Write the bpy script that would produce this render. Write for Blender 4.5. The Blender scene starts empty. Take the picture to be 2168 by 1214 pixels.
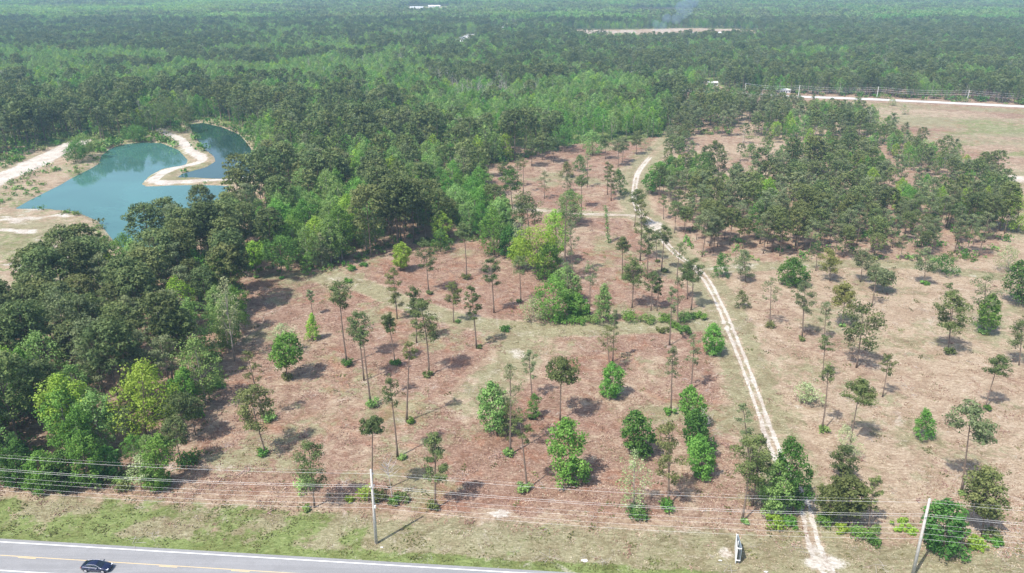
import bpy, math, random
import numpy as np
from mathutils import Vector, Matrix

S = bpy.context.scene
COL = S.collection
# ------------------------------------------------------------------ camera
CAM_H = 90.0
PITCH = math.radians(22.6)
FPX = 1600.0                     # focal length in pixels of the 2168 px wide photo
cd = bpy.data.cameras.new('camera')
cd.sensor_width = 36.0
cd.lens = FPX / 2168.0 * 36.0
cd.clip_start = 0.5
cd.clip_end = 40000
cam = bpy.data.objects.new('camera', cd)
cam.location = (0, 0, CAM_H)
cam.rotation_euler = (math.pi / 2 - PITCH, 0, 0)
COL.objects.link(cam)
S.camera = cam
# ------------------------------------------------------------------ world + sun
SUN_EL = math.radians(57)
SH = Vector((0.71, 0.70, 0)).normalized()      # direction in which shadows fall
w = bpy.data.worlds.new('World')
S.world = w
w.use_nodes = True
nt = w.node_tree
nt.nodes.clear()
sky = nt.nodes.new('ShaderNodeTexSky')
sky.sky_type = 'NISHITA'
sky.sun_disc = False
sky.sun_elevation = SUN_EL
sky.sun_rotation = math.atan2(-SH.x, -SH.y)
sky.dust_density = 2.0
bg = nt.nodes.new('ShaderNodeBackground')
bg.inputs['Strength'].default_value = 0.15
wo = nt.nodes.new('ShaderNodeOutputWorld')
nt.links.new(sky.outputs[0], bg.inputs[0])
nt.links.new(bg.outputs[0], wo.inputs[0])
ld = bpy.data.lights.new('sun', 'SUN')
ld.energy = 4.2
ld.angle = math.radians(0.6)
ld.color = (1.0, 0.955, 0.89)
lo = bpy.data.objects.new('sun', ld)
dv = Vector((SH.x * math.cos(SUN_EL), SH.y * math.cos(SUN_EL), -math.sin(SUN_EL)))
lo.rotation_euler = dv.to_track_quat('-Z', 'Y').to_euler()
lo.location = (-100, -100, 300)
COL.objects.link(lo)
S.view_settings.view_transform = 'Standard'
S.view_settings.look = 'None'
S.view_settings.exposure = 0.60
S.view_settings.gamma = 1.0
S.view_settings.use_curve_mapping = False
HAZE = 0.00018

# ------------------------------------------------------------------ pixel <-> ground
CP, SP = math.cos(PITCH), math.sin(PITCH)
def ray(px, py):
    u = (px - 1084.0) / FPX; v = (607.0 - py) / FPX
    return (u, CP + v * SP, -SP + v * CP)
def gp(px, py, z=0.0):
    r = ray(px, py); t = (z - CAM_H) / r[2]
    return (r[0] * t, r[1] * t)
def gpn(pts):
    return np.array([gp(a, b) for a, b in pts])
def at_y(px, py, Y):
    r = ray(px, py); t = Y / r[1]
    return (r[0] * t, Y, CAM_H + r[2] * t)
def to_px(x, y, z=0.0):
    dz = z - CAM_H
    d = y * CP - dz * SP
    u = x / d; v = (y * SP + dz * CP) / d
    return 1084 + u * FPX, 607 - v * FPX, d

def inpoly(X, Y, poly):
    res = np.zeros(X.shape, bool)
    n = len(poly)
    for i in range(n):
        x1, y1 = poly[i]; x2, y2 = poly[(i + 1) % n]
        if y1 == y2: continue
        c = ((y1 > Y) != (y2 > Y)) & (X < (x2 - x1) * (Y - y1) / (y2 - y1) + x1)
        res ^= c
    return res
def dline(X, Y, pts, closed=False):
    """distance to a polyline"""
    D = np.full(X.shape, 1e9)
    m = len(pts)
    for i in range(m if closed else m - 1):
        ax, ay = pts[i]; bx, by = pts[(i + 1) % m]
        dx, dy = bx - ax, by - ay
        L = dx * dx + dy * dy + 1e-9
        t = np.clip(((X - ax) * dx + (Y - ay) * dy) / L, 0, 1)
        D = np.minimum(D, np.hypot(X - ax - t * dx, Y - ay - t * dy))
    return D
_rt = np.random.RandomState(5).rand(256, 256)
def vnoise(X, Y, sc, seed=0):
    an = .5 + seed * 1.37; ca, sa = math.cos(an), math.sin(an); X = np.asarray(X); Y = np.asarray(Y)
    x = (X * ca - Y * sa) / sc + seed * 17.3; y = (X * sa + Y * ca) / sc + seed * 9.7
    xi = np.floor(x).astype(int); yi = np.floor(y).astype(int)
    fx = x - xi; fy = y - yi
    fx = fx * fx * (3 - 2 * fx); fy = fy * fy * (3 - 2 * fy)
    g = lambda a, b: _rt[a & 255, b & 255]
    return (g(xi, yi) * (1 - fx) + g(xi + 1, yi) * fx) * (1 - fy) + (g(xi, yi + 1) * (1 - fx) + g(xi + 1, yi + 1) * fx) * fy
def fnoise(X, Y, sc, seed=0):
    return (vnoise(X, Y, sc, seed) * .5 + vnoise(X, Y, sc / 2.1, seed + 3) * .3 + vnoise(X, Y, sc / 4.3, seed + 5) * .2)
def sstep(a, b, x):
    t = np.clip((x - a) / (b - a), 0, 1)
    return t * t * (3 - 2 * t)

# ------------------------------------------------------------------ object helpers
def tag(o, label=None, cat=None, group=None, kind=None):
    if label: o['label'] = label
    if cat: o['category'] = cat
    if group: o['group'] = group
    if kind: o['kind'] = kind
    return o
def mesh_from(name, V, F, mats=(), matidx=None, smooth=False):
    """V (n,3); F list of arrays (k,3)/(k,4) or a python list of faces"""
    me = bpy.data.meshes.new(name)
    V = np.asarray(V, dtype=np.float32)
    if isinstance(F, list) and (len(F) == 0 or not isinstance(F[0], np.ndarray)):
        me.from_pydata([tuple(map(float, v)) for v in V], [], [tuple(f) for f in F])
    else:
        loops = np.concatenate([f.reshape(-1) for f in F]).astype(np.int32)
        tot = np.concatenate([np.full(len(f), f.shape[1], np.int32) for f in F])
        st = np.concatenate([[0], np.cumsum(tot)[:-1]]).astype(np.int32)
        me.vertices.add(len(V)); me.vertices.foreach_set('co', V.reshape(-1))
        me.loops.add(len(loops)); me.loops.foreach_set('vertex_index', loops)
        me.polygons.add(len(tot)); me.polygons.foreach_set('loop_start', st)
        try: me.polygons.foreach_set('loop_total', tot)
        except Exception: pass
        me.update(calc_edges=True)
    for m in mats: me.materials.append(m)
    if matidx is not None: me.polygons.foreach_set('material_index', np.asarray(matidx, np.int32))
    me.polygons.foreach_set('use_smooth', np.full(len(me.polygons), bool(smooth)))
    me.update()
    return me
def obj(name, me, parent=None, loc=None):
    o = bpy.data.objects.new(name, me); COL.objects.link(o)
    if loc is not None: o.location = loc
    if parent is not None: o.parent = parent
    return o
def empty(name, loc, rz=0):
    o = bpy.data.objects.new(name, None); COL.objects.link(o)
    o.location = loc; o.rotation_euler = (0, 0, rz); o.empty_display_size = 0.5
    return o
class MB:
    """small mesh collector"""
    def __init__(s): s.V = []; s.F = []; s.n = 0
    def add(s, V, F):
        V = np.asarray(V, float)
        s.V.append(V); s.F += [tuple(i + s.n for i in f) for f in F]; s.n += len(V)
    def box(s, c, d, rz=0):
        hx, hy, hz = d[0] / 2, d[1] / 2, d[2] / 2
        P = np.array([(x, y, z) for z in (-hz, hz) for y in (-hy, hy) for x in (-hx, hx)])
        if rz:
            ca, sa = math.cos(rz), math.sin(rz)
            P = np.stack([P[:, 0] * ca - P[:, 1] * sa, P[:, 0] * sa + P[:, 1] * ca, P[:, 2]], 1)
        s.add(P + np.array(c), [(0, 2, 3, 1), (4, 5, 7, 6), (0, 1, 5, 4), (2, 6, 7, 3), (0, 4, 6, 2), (1, 3, 7, 5)])
    def tube(s, pts, rad, sides=6, cap=True):
        pts = [Vector(p) for p in pts]; V = []; F = []
        for i, p in enumerate(pts):
            d = (pts[min(i + 1, len(pts) - 1)] - pts[max(i - 1, 0)])
            if d.length < 1e-6: d = Vector((0, 0, 1))
            d.normalize()
            a = d.cross(Vector((0.13, 1, 0.07)));
            if a.length < 1e-3: a = d.cross(Vector((1, 0, 0)))
            a.normalize(); b = d.cross(a)
            r = rad[i] if hasattr(rad, '__len__') else rad
            for k in range(sides):
                t = 2 * math.pi * k / sides
                q = p + a * (math.cos(t) * r) + b * (math.sin(t) * r); V.append(tuple(q))
        for i in range(len(pts) - 1):
            for k in range(sides):
                k2 = (k + 1) % sides
                F.append((i * sides + k, i * sides + k2, (i + 1) * sides + k2, (i + 1) * sides + k))
        if cap:
            F.append(tuple(range(sides))[::-1]); F.append(tuple((len(pts) - 1) * sides + k for k in range(sides)))
        s.add(V, F)
    def mesh(s, name, mat, smooth=False):
        return mesh_from(name, np.concatenate(s.V), s.F, [mat] if mat else [], smooth=smooth)
    def build(s, name, mat, parent=None, loc=None, smooth=False):
        return obj(name, s.mesh(name, mat, smooth), parent, loc)

# ------------------------------------------------------------------ materials
class NB:
    def __init__(s, name):
        s.m = bpy.data.materials.new(name); s.m.use_nodes = True
        s.t = s.m.node_tree; s.t.nodes.clear()
        s.out = s.t.nodes.new('ShaderNodeOutputMaterial')
    def n(s, typ, **kw):
        nd = s.t.nodes.new(typ)
        for k, v in kw.items():
            if k.startswith('i_'): nd.inputs[k[2:].replace('_', ' ')].default_value = v
            else: setattr(nd, k, v)
        return nd
    def l(s, a, b): s.t.links.new(a, b)
    def noise(s, vec, scale, detail=4, rough=0.6, dist=0.0):
        nd = s.n('ShaderNodeTexNoise'); nd.inputs['Scale'].default_value = scale
        nd.inputs['Detail'].default_value = detail; nd.inputs['Roughness'].default_value = rough
        nd.inputs['Distortion'].default_value = dist
        if vec is not None: s.l(vec, nd.inputs['Vector'])
        return nd.outputs['Fac']
    def ramp(s, fac, stops):
        nd = s.n('ShaderNodeValToRGB'); e = nd.color_ramp.elements
        while len(e) < len(stops): e.new(0.5)
        for i, (p, c) in enumerate(stops):
            e[i].position = p; e[i].color = (*c, 1) if len(c) == 3 else c
        s.l(fac, nd.inputs[0]); return nd.outputs[0]
    def mix(s, fac, a, b, mode='MIX'):
        nd = s.n('ShaderNodeMix', data_type='RGBA', blend_type=mode)
        for v, k in ((fac, 0), (a, 6), (b, 7)):
            if isinstance(v, (int, float)): nd.inputs[k].default_value = v
            elif isinstance(v, tuple): nd.inputs[k].default_value = (*v, 1) if len(v) == 3 else v
            else: s.l(v, nd.inputs[k])
        return nd.outputs[2]
    def math(s, op, a, b=0.0, clamp=False):
        nd = s.n('ShaderNodeMath', operation=op, use_clamp=clamp)
        for v, k in ((a, 0), (b, 1)):
            if isinstance(v, (int, float)): nd.inputs[k].default_value = v
            else: s.l(v, nd.inputs[k])
        return nd.outputs[0]
    def mrange(s, v, a, b, c=0.0, d=1.0):
        nd = s.n('ShaderNodeMapRange'); nd.interpolation_type = 'SMOOTHSTEP'
        s.l(v, nd.inputs[0])
        for k, x in zip((1, 2, 3, 4), (a, b, c, d)): nd.inputs[k].default_value = x
        return nd.outputs[0]
def simple(name, col, rough=0.6, metal=0.0, var=0.12, vscale=3.0, spec=0.5, coat=0.0):
    b = NB(name); g = b.n('ShaderNodeNewGeometry')
    f = b.noise(g.outputs['Position'], vscale, 5)
    c = b.ramp(f, [(0.3, tuple(x * (1 - var) for x in col)), (0.7, tuple(min(1, x * (1 + var)) for x in col))])
    p = b.n('ShaderNodeBsdfPrincipled'); b.l(c, p.inputs['Base Color'])
    p.inputs['Roughness'].default_value = rough; p.inputs['Metallic'].default_value = metal
    p.inputs['Specular IOR Level'].default_value = spec; p.inputs['Coat Weight'].default_value = coat
    b.l(p.outputs[0], b.out.inputs['Surface'])
    return b.m
def leafmat(name, dark, mid, light, trans=0.25, objvar=0.35, hue=0.03):
    b = NB(name)
    at = b.n('ShaderNodeAttribute', attribute_name='tint')
    oi = b.n('ShaderNodeObjectInfo')
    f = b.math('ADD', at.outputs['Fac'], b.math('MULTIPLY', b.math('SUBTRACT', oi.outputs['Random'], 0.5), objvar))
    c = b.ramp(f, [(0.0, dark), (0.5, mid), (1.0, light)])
    hs = b.n('ShaderNodeHueSaturation')
    b.l(c, hs.inputs['Color'])
    r2 = b.n('ShaderNodeTexWhiteNoise', noise_dimensions='1D'); b.l(b.math('MULTIPLY', oi.outputs['Random'], 91.7), r2.inputs['W'])
    b.l(b.math('ADD', 0.5 - hue / 2, b.math('MULTIPLY', r2.outputs['Value'], hue)), hs.inputs['Hue'])
    b.l(b.math('ADD', 0.85, b.math('MULTIPLY', r2.outputs['Value'], 0.3)), hs.inputs['Value'])
    d = b.n('ShaderNodeBsdfPrincipled'); b.l(hs.outputs[0], d.inputs['Base Color'])
    d.inputs['Roughness'].default_value = 0.62; d.inputs['Specular IOR Level'].default_value = 0.12
    t = b.n('ShaderNodeBsdfTranslucent')
    b.l(b.mix(0.5, hs.outputs[0], (0.9, 1.0, 0.35), 'MULTIPLY'), t.inputs['Color'])
    m = b.n('ShaderNodeMixShader'); m.inputs[0].default_value = trans
    b.l(d.outputs[0], m.inputs[1]); b.l(t.outputs[0], m.inputs[2]); b.l(m.outputs[0], b.out.inputs['Surface'])
    return b.m
M = {}
M['pine'] = leafmat('pine_needles', (.042, .070, .025), (.105, .146, .052), (.20, .238, .088), .25)
M['olive'] = leafmat('olive_needles', (.055, .082, .025), (.130, .165, .054), (.23, .255, .095), .25)
M['sparse'] = leafmat('grey_green_needles', (.075, .105, .045), (.155, .195, .088), (.26, .29, .15), .25)
M['gold'] = leafmat('yellowish_needles', (.10, .115, .03), (.21, .23, .065), (.34, .35, .12), .2)
M['leaf'] = leafmat('fresh_green_leaves', (.055, .135, .022), (.135, .285, .050), (.25, .42, .095), .38)
M['dleaf'] = leafmat('deep_green_leaves', (.036, .10, .022), (.085, .195, .040), (.16, .30, .07), .33)
M['yleaf'] = leafmat('yellow_green_leaves', (.13, .22, .022), (.26, .41, .050), (.40, .54, .11), .38)
M['wisp'] = leafmat('pale_budding_leaves', (.18, .22, .09), (.31, .36, .17), (.46, .49, .29), .25)
M['mleaf'] = leafmat('muted_green_leaves', (.080, .155, .040), (.200, .325, .092), (.33, .46, .155), .33)
M['bark'] = simple('pine_bark', (.17, .125, .095), .9, var=.3, vscale=2)
M['lbark'] = simple('pale_bark', (.33, .29, .25), .9, var=.25, vscale=2)
M['dead'] = simple('grey_dead_wood', (.42, .38, .36), .9, var=.2, vscale=3)
# ------------------------------------------------------------------ layout, as pixels of the ground in the photograph
TRACK = [(1790, 1262), (1745, 1200), (1722, 1150), (1712, 1105), (1700, 1062), (1668, 1008), (1640, 950), (1618, 890), (1596, 826), (1570, 757), (1545, 695), (1519, 636), (1492, 588), (1462, 560), (1440, 545), (1412, 518), (1394, 492), (1376, 468), (1352, 448), (1343, 420), (1344, 395), (1350, 368), (1366, 345), (1385, 325), (1412, 303), (1430, 280), (1442, 258), (1452, 236)]
BRANCH = [(1368, 461), (1330, 456), (1290, 455), (1250, 454), (1216, 452), (1160, 447), (1090, 442), (1060, 440)]
GTRACK = [(700, 590), (740, 594), (790, 612), (840, 635), (900, 655), (950, 672), (1010, 684), (1080, 692), (1160, 697), (1260, 697), (1350, 693), (1440, 690), (1500, 686), (1545, 690)]
RTRACK = [(1490, 578), (1560, 567), (1640, 564), (1740, 562), (1850, 560), (1940, 563), (2010, 573), (2090, 585), (2170, 590), (2300, 600)]
PTRAIL = [(1130, 700), (1110, 730), (1085, 770), (1045, 810), (1010, 850)]
SROAD = [(-260, 560), (-60, 408), (60, 352), (140, 313), (170, 300)]
CAUSE = [(330, 272), (356, 284), (382, 296), (402, 318), (428, 334), (424, 343), (400, 350), (360, 359), (325, 380), (345, 386), (400, 384), (450, 381), (520, 378)]
FROAD = [(1300, 184), (1430, 192), (1600, 200), (1690, 205), (1780, 208), (1900, 213), (2168, 226), (2600, 246), (3200, 276)]
PONDL = [(28, 440), (110, 398), (170, 366), (208, 346), (214, 328), (232, 314), (262, 304), (300, 300), (342, 302), (378, 316), (398, 338), (394, 348), (345, 356), (318, 370), (301, 388), (310, 393), (360, 391), (430, 390), (490, 392), (470, 430), (420, 480), (350, 530), (280, 540), (235, 505), (205, 466), (160, 447), (100, 441)]
PONDR = [(398, 262), (430, 259), (470, 268), (508, 284), (530, 310), (545, 340), (530, 372), (480, 377), (374, 374), (384, 366), (436, 352), (455, 340), (452, 330), (430, 312), (412, 288)]
W_TRACK, W_BRANCH, W_GT, W_RT, W_PT, W_SR, W_CS, W_FR = map(gpn, (TRACK, BRANCH, GTRACK, RTRACK, PTRAIL, SROAD, CAUSE, FROAD))
W_PL, W_PR = gpn(PONDL), gpn(PONDR)
def smooth_line(P, k=6):
    P = [Vector((p[0], p[1], 0)) for p in P]; out = []
    for i in range(len(P) - 1):
        a, b, c, d = P[max(i - 1, 0)], P[i], P[i + 1], P[min(i + 2, len(P) - 1)]
        for j in range(k):
            t = j / k
            q = 0.5 * ((2 * b) + (c - a) * t + (2 * a - 5 * b + 4 * c - d) * t * t + (3 * b - a - 3 * c + d) * t ** 3)
            out.append((q.x, q.y))
    out.append((P[-1].x, P[-1].y))
    return np.array(out)
W_TRACK, W_BRANCH, W_GT, W_RT, W_SR, W_CS = [smooth_line(p, 4) for p in (W_TRACK, W_BRANCH, W_GT, W_RT, W_SR, W_CS)]
# highway
HA = np.array(gp(0, 1147.5)); HB = np.array(gp(1060, 1211.0))
HD = (HB - HA) / np.linalg.norm(HB - HA); HN = np.array([-HD[1], HD[0]])      # HN points away from the camera
HC = np.array(gp(0, 1177)); LANE = float(np.dot(HA - HC, HN))
def hw(x, y): return (x - HA[0]) * HN[0] + (y - HA[1]) * HN[1]                # metres beyond the far edge line

CENTER_FIELD = [(505, 1040), (430, 985), (415, 900), (440, 850), (455, 800), (505, 760), (515, 700), (515, 640), (505, 600), (540, 585), (600, 575), (700, 575), (760, 560), (860, 525), (1010, 515), (1060, 525), (1070, 480), (1020, 450), (1010, 385), (1020, 340), (1150, 320), (1220, 300), (1300, 295), (1400, 285), (1380, 325), (1345, 380), (1345, 440), (1400, 500), (1450, 555), (1500, 620), (1545, 700), (1590, 830), (1640, 960), (1700, 1080), (1690, 1100), (1100, 1085), (400, 1040)]
FOREST_L = [(-900, 1052), (0, 1032), (150, 1036), (345, 1032), (425, 985), (415, 900), (440, 850), (455, 800), (505, 760), (515, 700), (515, 640), (505, 600), (540, 585), (600, 575), (640, 585), (700, 575), (760, 560), (800, 540), (860, 525), (940, 525), (1010, 515), (1060, 525), (1070, 480), (1020, 450), (1035, 400), (1010, 385), (1020, 350), (1080, 345), (1150, 325), (1220, 305), (1300, 300), (1400, 290), (1425, 260), (1440, 230), (1430, 189), (-1200, 189)]
POND_CLEAR = [(-1200, 420), (-400, 368), (0, 332), (90, 312), (170, 300), (215, 308), (250, 298), (300, 292), (335, 280), (350, 268), (385, 262), (400, 254), (450, 253), (500, 268), (535, 290), (552, 320), (560, 385), (535, 430), (490, 470), (430, 508), (370, 548), (300, 590), (220, 612), (120, 645), (60, 680), (0, 705), (-200, 760), (-600, 900), (-1200, 1000)]
STAND_R = [(1478, 545), (1440, 505), (1432, 460), (1480, 425), (1560, 428), (1600, 400), (1640, 375), (1700, 340), (1790, 325), (1840, 340), (1905, 400), (1960, 425), (2030, 430), (2110, 440), (2135, 500), (2100, 545), (1900, 552), (1700, 548), (1600, 545)]
PATCH_N = [(1440, 232), (1540, 215), (1640, 222), (1700, 240), (1780, 236), (1830, 262), (1870, 300), (1850, 312), (1740, 305), (1640, 300), (1560, 292), (1455, 290), (1435, 330), (1400, 330), (1425, 270)]
HEDGE_R = [(1850, 300), (1890, 292), (1960, 330), (2040, 352), (2110, 390), (2145, 450), (2120, 470), (2060, 425), (1980, 388), (1900, 345)]
OPEN_MID = [(1440, 330), (1560, 295), (1700, 300), (1790, 320), (1640, 375), (1560, 428), (1480, 425), (1420, 440), (1400, 400)]
FAR_FIELD = [(1640, 208), (1780, 213), (1900, 218), (2168, 232), (3200, 282), (3200, 620), (2145, 480), (2120, 400), (2040, 350), (1960, 325), (1880, 285), (1830, 255), (1760, 232)]
RIGHT_FIELD = [(1470, 548), (1700, 550), (1900, 554), (2110, 545), (2150, 470), (3200, 620), (3200, 1500), (1800, 1400), (1740, 1130), (1650, 950), (1590, 780), (1530, 640)]
# far clearings: (px polygon) where no trees stand
CLEAR_FAR = [[(1200, 64), (1330, 63), (1460, 60), (1560, 62), (1640, 70), (1600, 86), (1400, 91), (1240, 88), (1190, 78)],
             [(1345, 23), (1430, 22), (1440, 30), (1400, 40), (1350, 36)],
             [(950, 96), (975, 80), (1000, 73), (1012, 76), (1005, 92), (985, 110)],
             [(1000, 73), (1050, 60), (1110, 50), (1112, 60), (1060, 78)],
             [(1125, 34), (1152, 36), (1160, 42), (1135, 46)],
             [(1325, 150), (1362, 152), (1368, 176), (1322, 174)],
             [(1490, 170), (1520, 172), (1530, 192), (1486, 190)],
             [(735, 88), (785, 92), (790, 108), (738, 104)],
             [(862, 16), (945, 14), (950, 31), (860, 33)],
             [(-60, 4), (160, 2), (165, 9), (-60, 13)]]
FX = np.array([p[0] for p in FROAD]); FY = np.array([p[1] for p in FROAD])
def road_y(px): return np.interp(px, FX, FY)

FADE = (gp(1385, 345)[1], gp(1385, 322)[1])
def masks(X, Y):
    """pink straw, green grass, sand, olive dry grass at world points"""
    wx = X + (fnoise(X, Y, 14, 1) - .5) * 9; wy = Y + (fnoise(X, Y, 14, 2) - .5) * 9
    px, py, d = to_px(wx, np.maximum(wy, 5))
    near = Y > 30
    pink = np.full(X.shape, .55); green = np.zeros(X.shape); sand = np.zeros(X.shape); olive = np.full(X.shape, .25)
    big = fnoise(X, Y, 45, 4); med = fnoise(X, Y, 11, 6)
    cf = inpoly(px, py, CENTER_FIELD) & near
    pink = np.where(cf, .66 + .6 * (big - .5) + .6 * (med - .5), pink); olive = np.where(cf, .22 + 2.0 * np.maximum(fnoise(X, Y, 17, 18) - .5, 0), olive)
    rf = inpoly(px, py, RIGHT_FIELD) & near
    pink = np.where(rf, .20 + 1.2 * (big - .5), pink); olive = np.where(rf, .40 + .9 * (med - .5) + .5 * (fnoise(X, Y, 28, 19) - .5), olive)
    sand = np.where(rf | cf, .30 * sstep(.56, .70, fnoise(X, Y, 16, 9)), sand)
    ff = inpoly(px, py, FAR_FIELD) & near
    pink = np.where(ff, .52 + 1.6 * (fnoise(X, Y, 60, 7) - .5), pink); olive = np.where(ff, .56 + 1.2 * (fnoise(X, Y * 2.5, 70, 8) - .5), olive)
    green = np.where(ff, .5 * sstep(.56, .68, fnoise(X, Y * 2, 50, 12)), green)
    sand = np.where(ff, .22 * sstep(.58, .7, fnoise(X, Y * 1.6, 40, 15)), sand)
    om = (inpoly(px, py, OPEN_MID) | inpoly(px, py, PATCH_N)) & near
    pink = np.where(om, .32 + (big - .5), pink); olive = np.where(om, .34 + (med - .5), olive)
    # beyond the woods: dark litter
    fdark = (py < 190) | (inpoly(px, py, FOREST_L) & (Y > 420)) 
    pink = np.where(fdark, .05, pink); green = np.where(fdark, .75, green); olive = np.where(fdark, 1., olive)
    # verge of the highway
    h = hw(X, Y) + (med - .5) * 2.0
    v = (h > -30) & (h < 22)
    g1 = 1 - sstep(1.8, 4.6, h); g2 = (1 - sstep(9, 17, h))
    gx = sstep(.38, .62, fnoise(X * .8, Y, 9, 21)) * np.where(X < -25, .85, .45)
    green = np.where(v, np.maximum(np.maximum(green, .85 * g1), g2 * gx * .8), green)
    olive = np.where(v, np.maximum(olive, g2 * .85), olive)
    pink = np.where(v, pink * sstep(6, 16, h), pink)
    dirt = np.exp(-((h - 13.5) / 3.2) ** 2) * sstep(.38, .6, fnoise(X, Y * 2, 12, 23)) * (X > -20)
    sand = np.maximum(sand, dirt * .33)
    # left wood: path and scrub by the ponds
    pc = inpoly(px, py, POND_CLEAR) & near
    pn = fnoise(X, Y, 26, 31)
    pink = np.where(pc, .05, pink); olive = np.where(pc, .55 + (pn - .5), olive)
    green = np.where(pc, .45 * sstep(.40, .6, fnoise(X, Y, 18, 33)), green)
    sf = inpoly(px, py, [(-300, 560), (-60, 445), (40, 438), (120, 440), (200, 465), (170, 530), (60, 600), (-60, 650)]) & near
    sand = np.where(pc, .25 * sstep(.5, .65, fnoise(X, Y, 20, 35)), sand)
    sand = np.where(sf, .10 + .55 * sstep(.50, .72, fnoise(X, Y * 2.2, 22, 36)), sand)
    # shore
    dl = np.where(Y < 900, np.minimum(dline(X, Y, W_PL, True), dline(X, Y, W_PR, True)), 1e3)
    inp = inpoly(X, Y, W_PL) | inpoly(X, Y, W_PR)
    sand = np.maximum(sand, np.where(pc | inp, .40 * (1 - sstep(.3, 2.4, dl)) * (.5 + fnoise(X, Y, 8, 88)), 0))
    # tracks
    def band(line, wd, soft): return 1 - sstep(wd, wd + soft, dline(X + (med - .5) * 2, Y + (big - .5) * 2, line))
    near2 = Y < 900
    b = band(W_TRACK, 4.0, 6.0) * near2
    olive = np.maximum(olive, b * .8); pink *= 1 - b * .75; green = np.maximum(green, b * .16)
    b = band(W_BRANCH, 3, 3) * near2
    olive = np.maximum(olive, b * .75); pink *= 1 - b * .8
    b = band(W_GT, 2.6, 3.0) * near2
    olive = np.maximum(olive, b * .95); pink *= 1 - b; green = np.maximum(green, b * .14); sand = np.maximum(sand, b * (.20 + .22 * sstep(.40, .66, fnoise(X, Y, 7, 49))))
    b = band(W_RT, 2.5, 3.5) * near2
    olive = np.maximum(olive, b * .8); pink *= 1 - b; sand = np.maximum(sand, b * .45 * sstep(.42, .6, fnoise(X, Y * 2, 14, 44)))
    b = band(W_PT, 4, 6) * near2
    olive = np.maximum(olive, b * .7); pink *= 1 - b * .8; sand = np.maximum(sand, b * .40 * sstep(.45, .62, med))
    for line, lim in ((W_TRACK, 1), (W_BRANCH, .8)):
        dd = dline(X, Y, line)
        rut = np.exp(-((dd - .85 - .25 * (fnoise(X, Y, 5, 77) - .5)) / .36) ** 2) * (.70 + .6 * fnoise(X, Y, 9, 78)) + .26 * np.exp(-(dd / .45) ** 2) + .10 * np.exp(-(dd / 1.8) ** 2)
        wd = np.clip((Y - 300) / 300, 0, 1)
        rut = rut * (1 - wd) + (1 - sstep(.9, 2.0, dd)) * wd * .85
        fade = (1 - .75 * sstep(*FADE, Y)) if line is W_TRACK else 1.0
        sand = np.maximum(sand, rut * lim * near2 * fade * (.55 + 1.0 * fnoise(X, Y, 4, 51)))
        olive = np.where(dd < 2, olive * .7, olive)
    # mouth of the track at the highway, junction patches
    for (cx, cy, rx, ry, a) in ((1740, 1192, 4.5, 1.6, .95), (1725, 1160, 1.8, 3.5, .65), (1385, 478, 4, 8, .8), (1700, 1062, 5, 4, .5), (1335, 1150, 3, 2, .0), (1537, 1172, 1.6, 2.6, .55), (1060, 1088, 3, 1.4, .6), (1095, 750, 3, 5, .55), (1690, 860, 2, 1.5, .5), (640, 880, 3, 2, .2), (1608, 688, 2.4, 2.4, .5), (2160, 380, 12, 9, .7)):
        qx, qy = gp(cx, cy)
        e = ((X - qx) / rx) ** 2 + ((Y - qy) / ry) ** 2
        sand = np.maximum(sand, a * np.exp(-e * .8) * (.5 + fnoise(X, Y, 3, 55)))
    d1 = dline(X, Y, W_SR); sand = np.maximum(sand, (1 - sstep(5, 8, d1 + (med - .5) * 4)) * near2)
    d1 = dline(X, Y, W_CS); sand = np.maximum(sand, (1 - sstep(1.5, 3.6, d1 + (med - .5) * 3)) * near2)
    # far clearings are bare earth
    for i, c in enumerate(CLEAR_FAR):
        m = inpoly(px, py, c) & (Y > 600)
        if i in (1,): continue
        sand = np.where(m, .35 if i else .05 + .42 * (fnoise(X, Y, 45, 61) > .55), sand); olive = np.where(m, .2, olive); pink = np.where(m, .35 if i == 0 else .2, pink); green = np.where(m, 0, green)
    return np.stack([np.clip(pink, 0, 1), np.clip(green, 0, 1), np.clip(sand, 0, 1), np.clip(olive, 0, 1)], -1)
def height(X, Y):
    ins = inpoly(X, Y, W_PL) | inpoly(X, Y, W_PR)
    z = np.zeros(X.shape)
    sel = (Y > 150) & (Y < 900) & (X < 0)
    if sel.any():
        d = np.minimum(dline(X[sel], Y[sel], W_PL, True), dline(X[sel], Y[sel], W_PR, True))
        z[sel] = np.where(ins[sel], -np.minimum(2.5, .25 + d * .5), -.25 + .25 * sstep(0, 3, d))
    return z
def set_mask(me, X, Y):
    a = me.color_attributes.new('mask', 'FLOAT_COLOR', 'POINT')
    a.data.foreach_set('color', masks(X, Y).astype(np.float32).reshape(-1))

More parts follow.
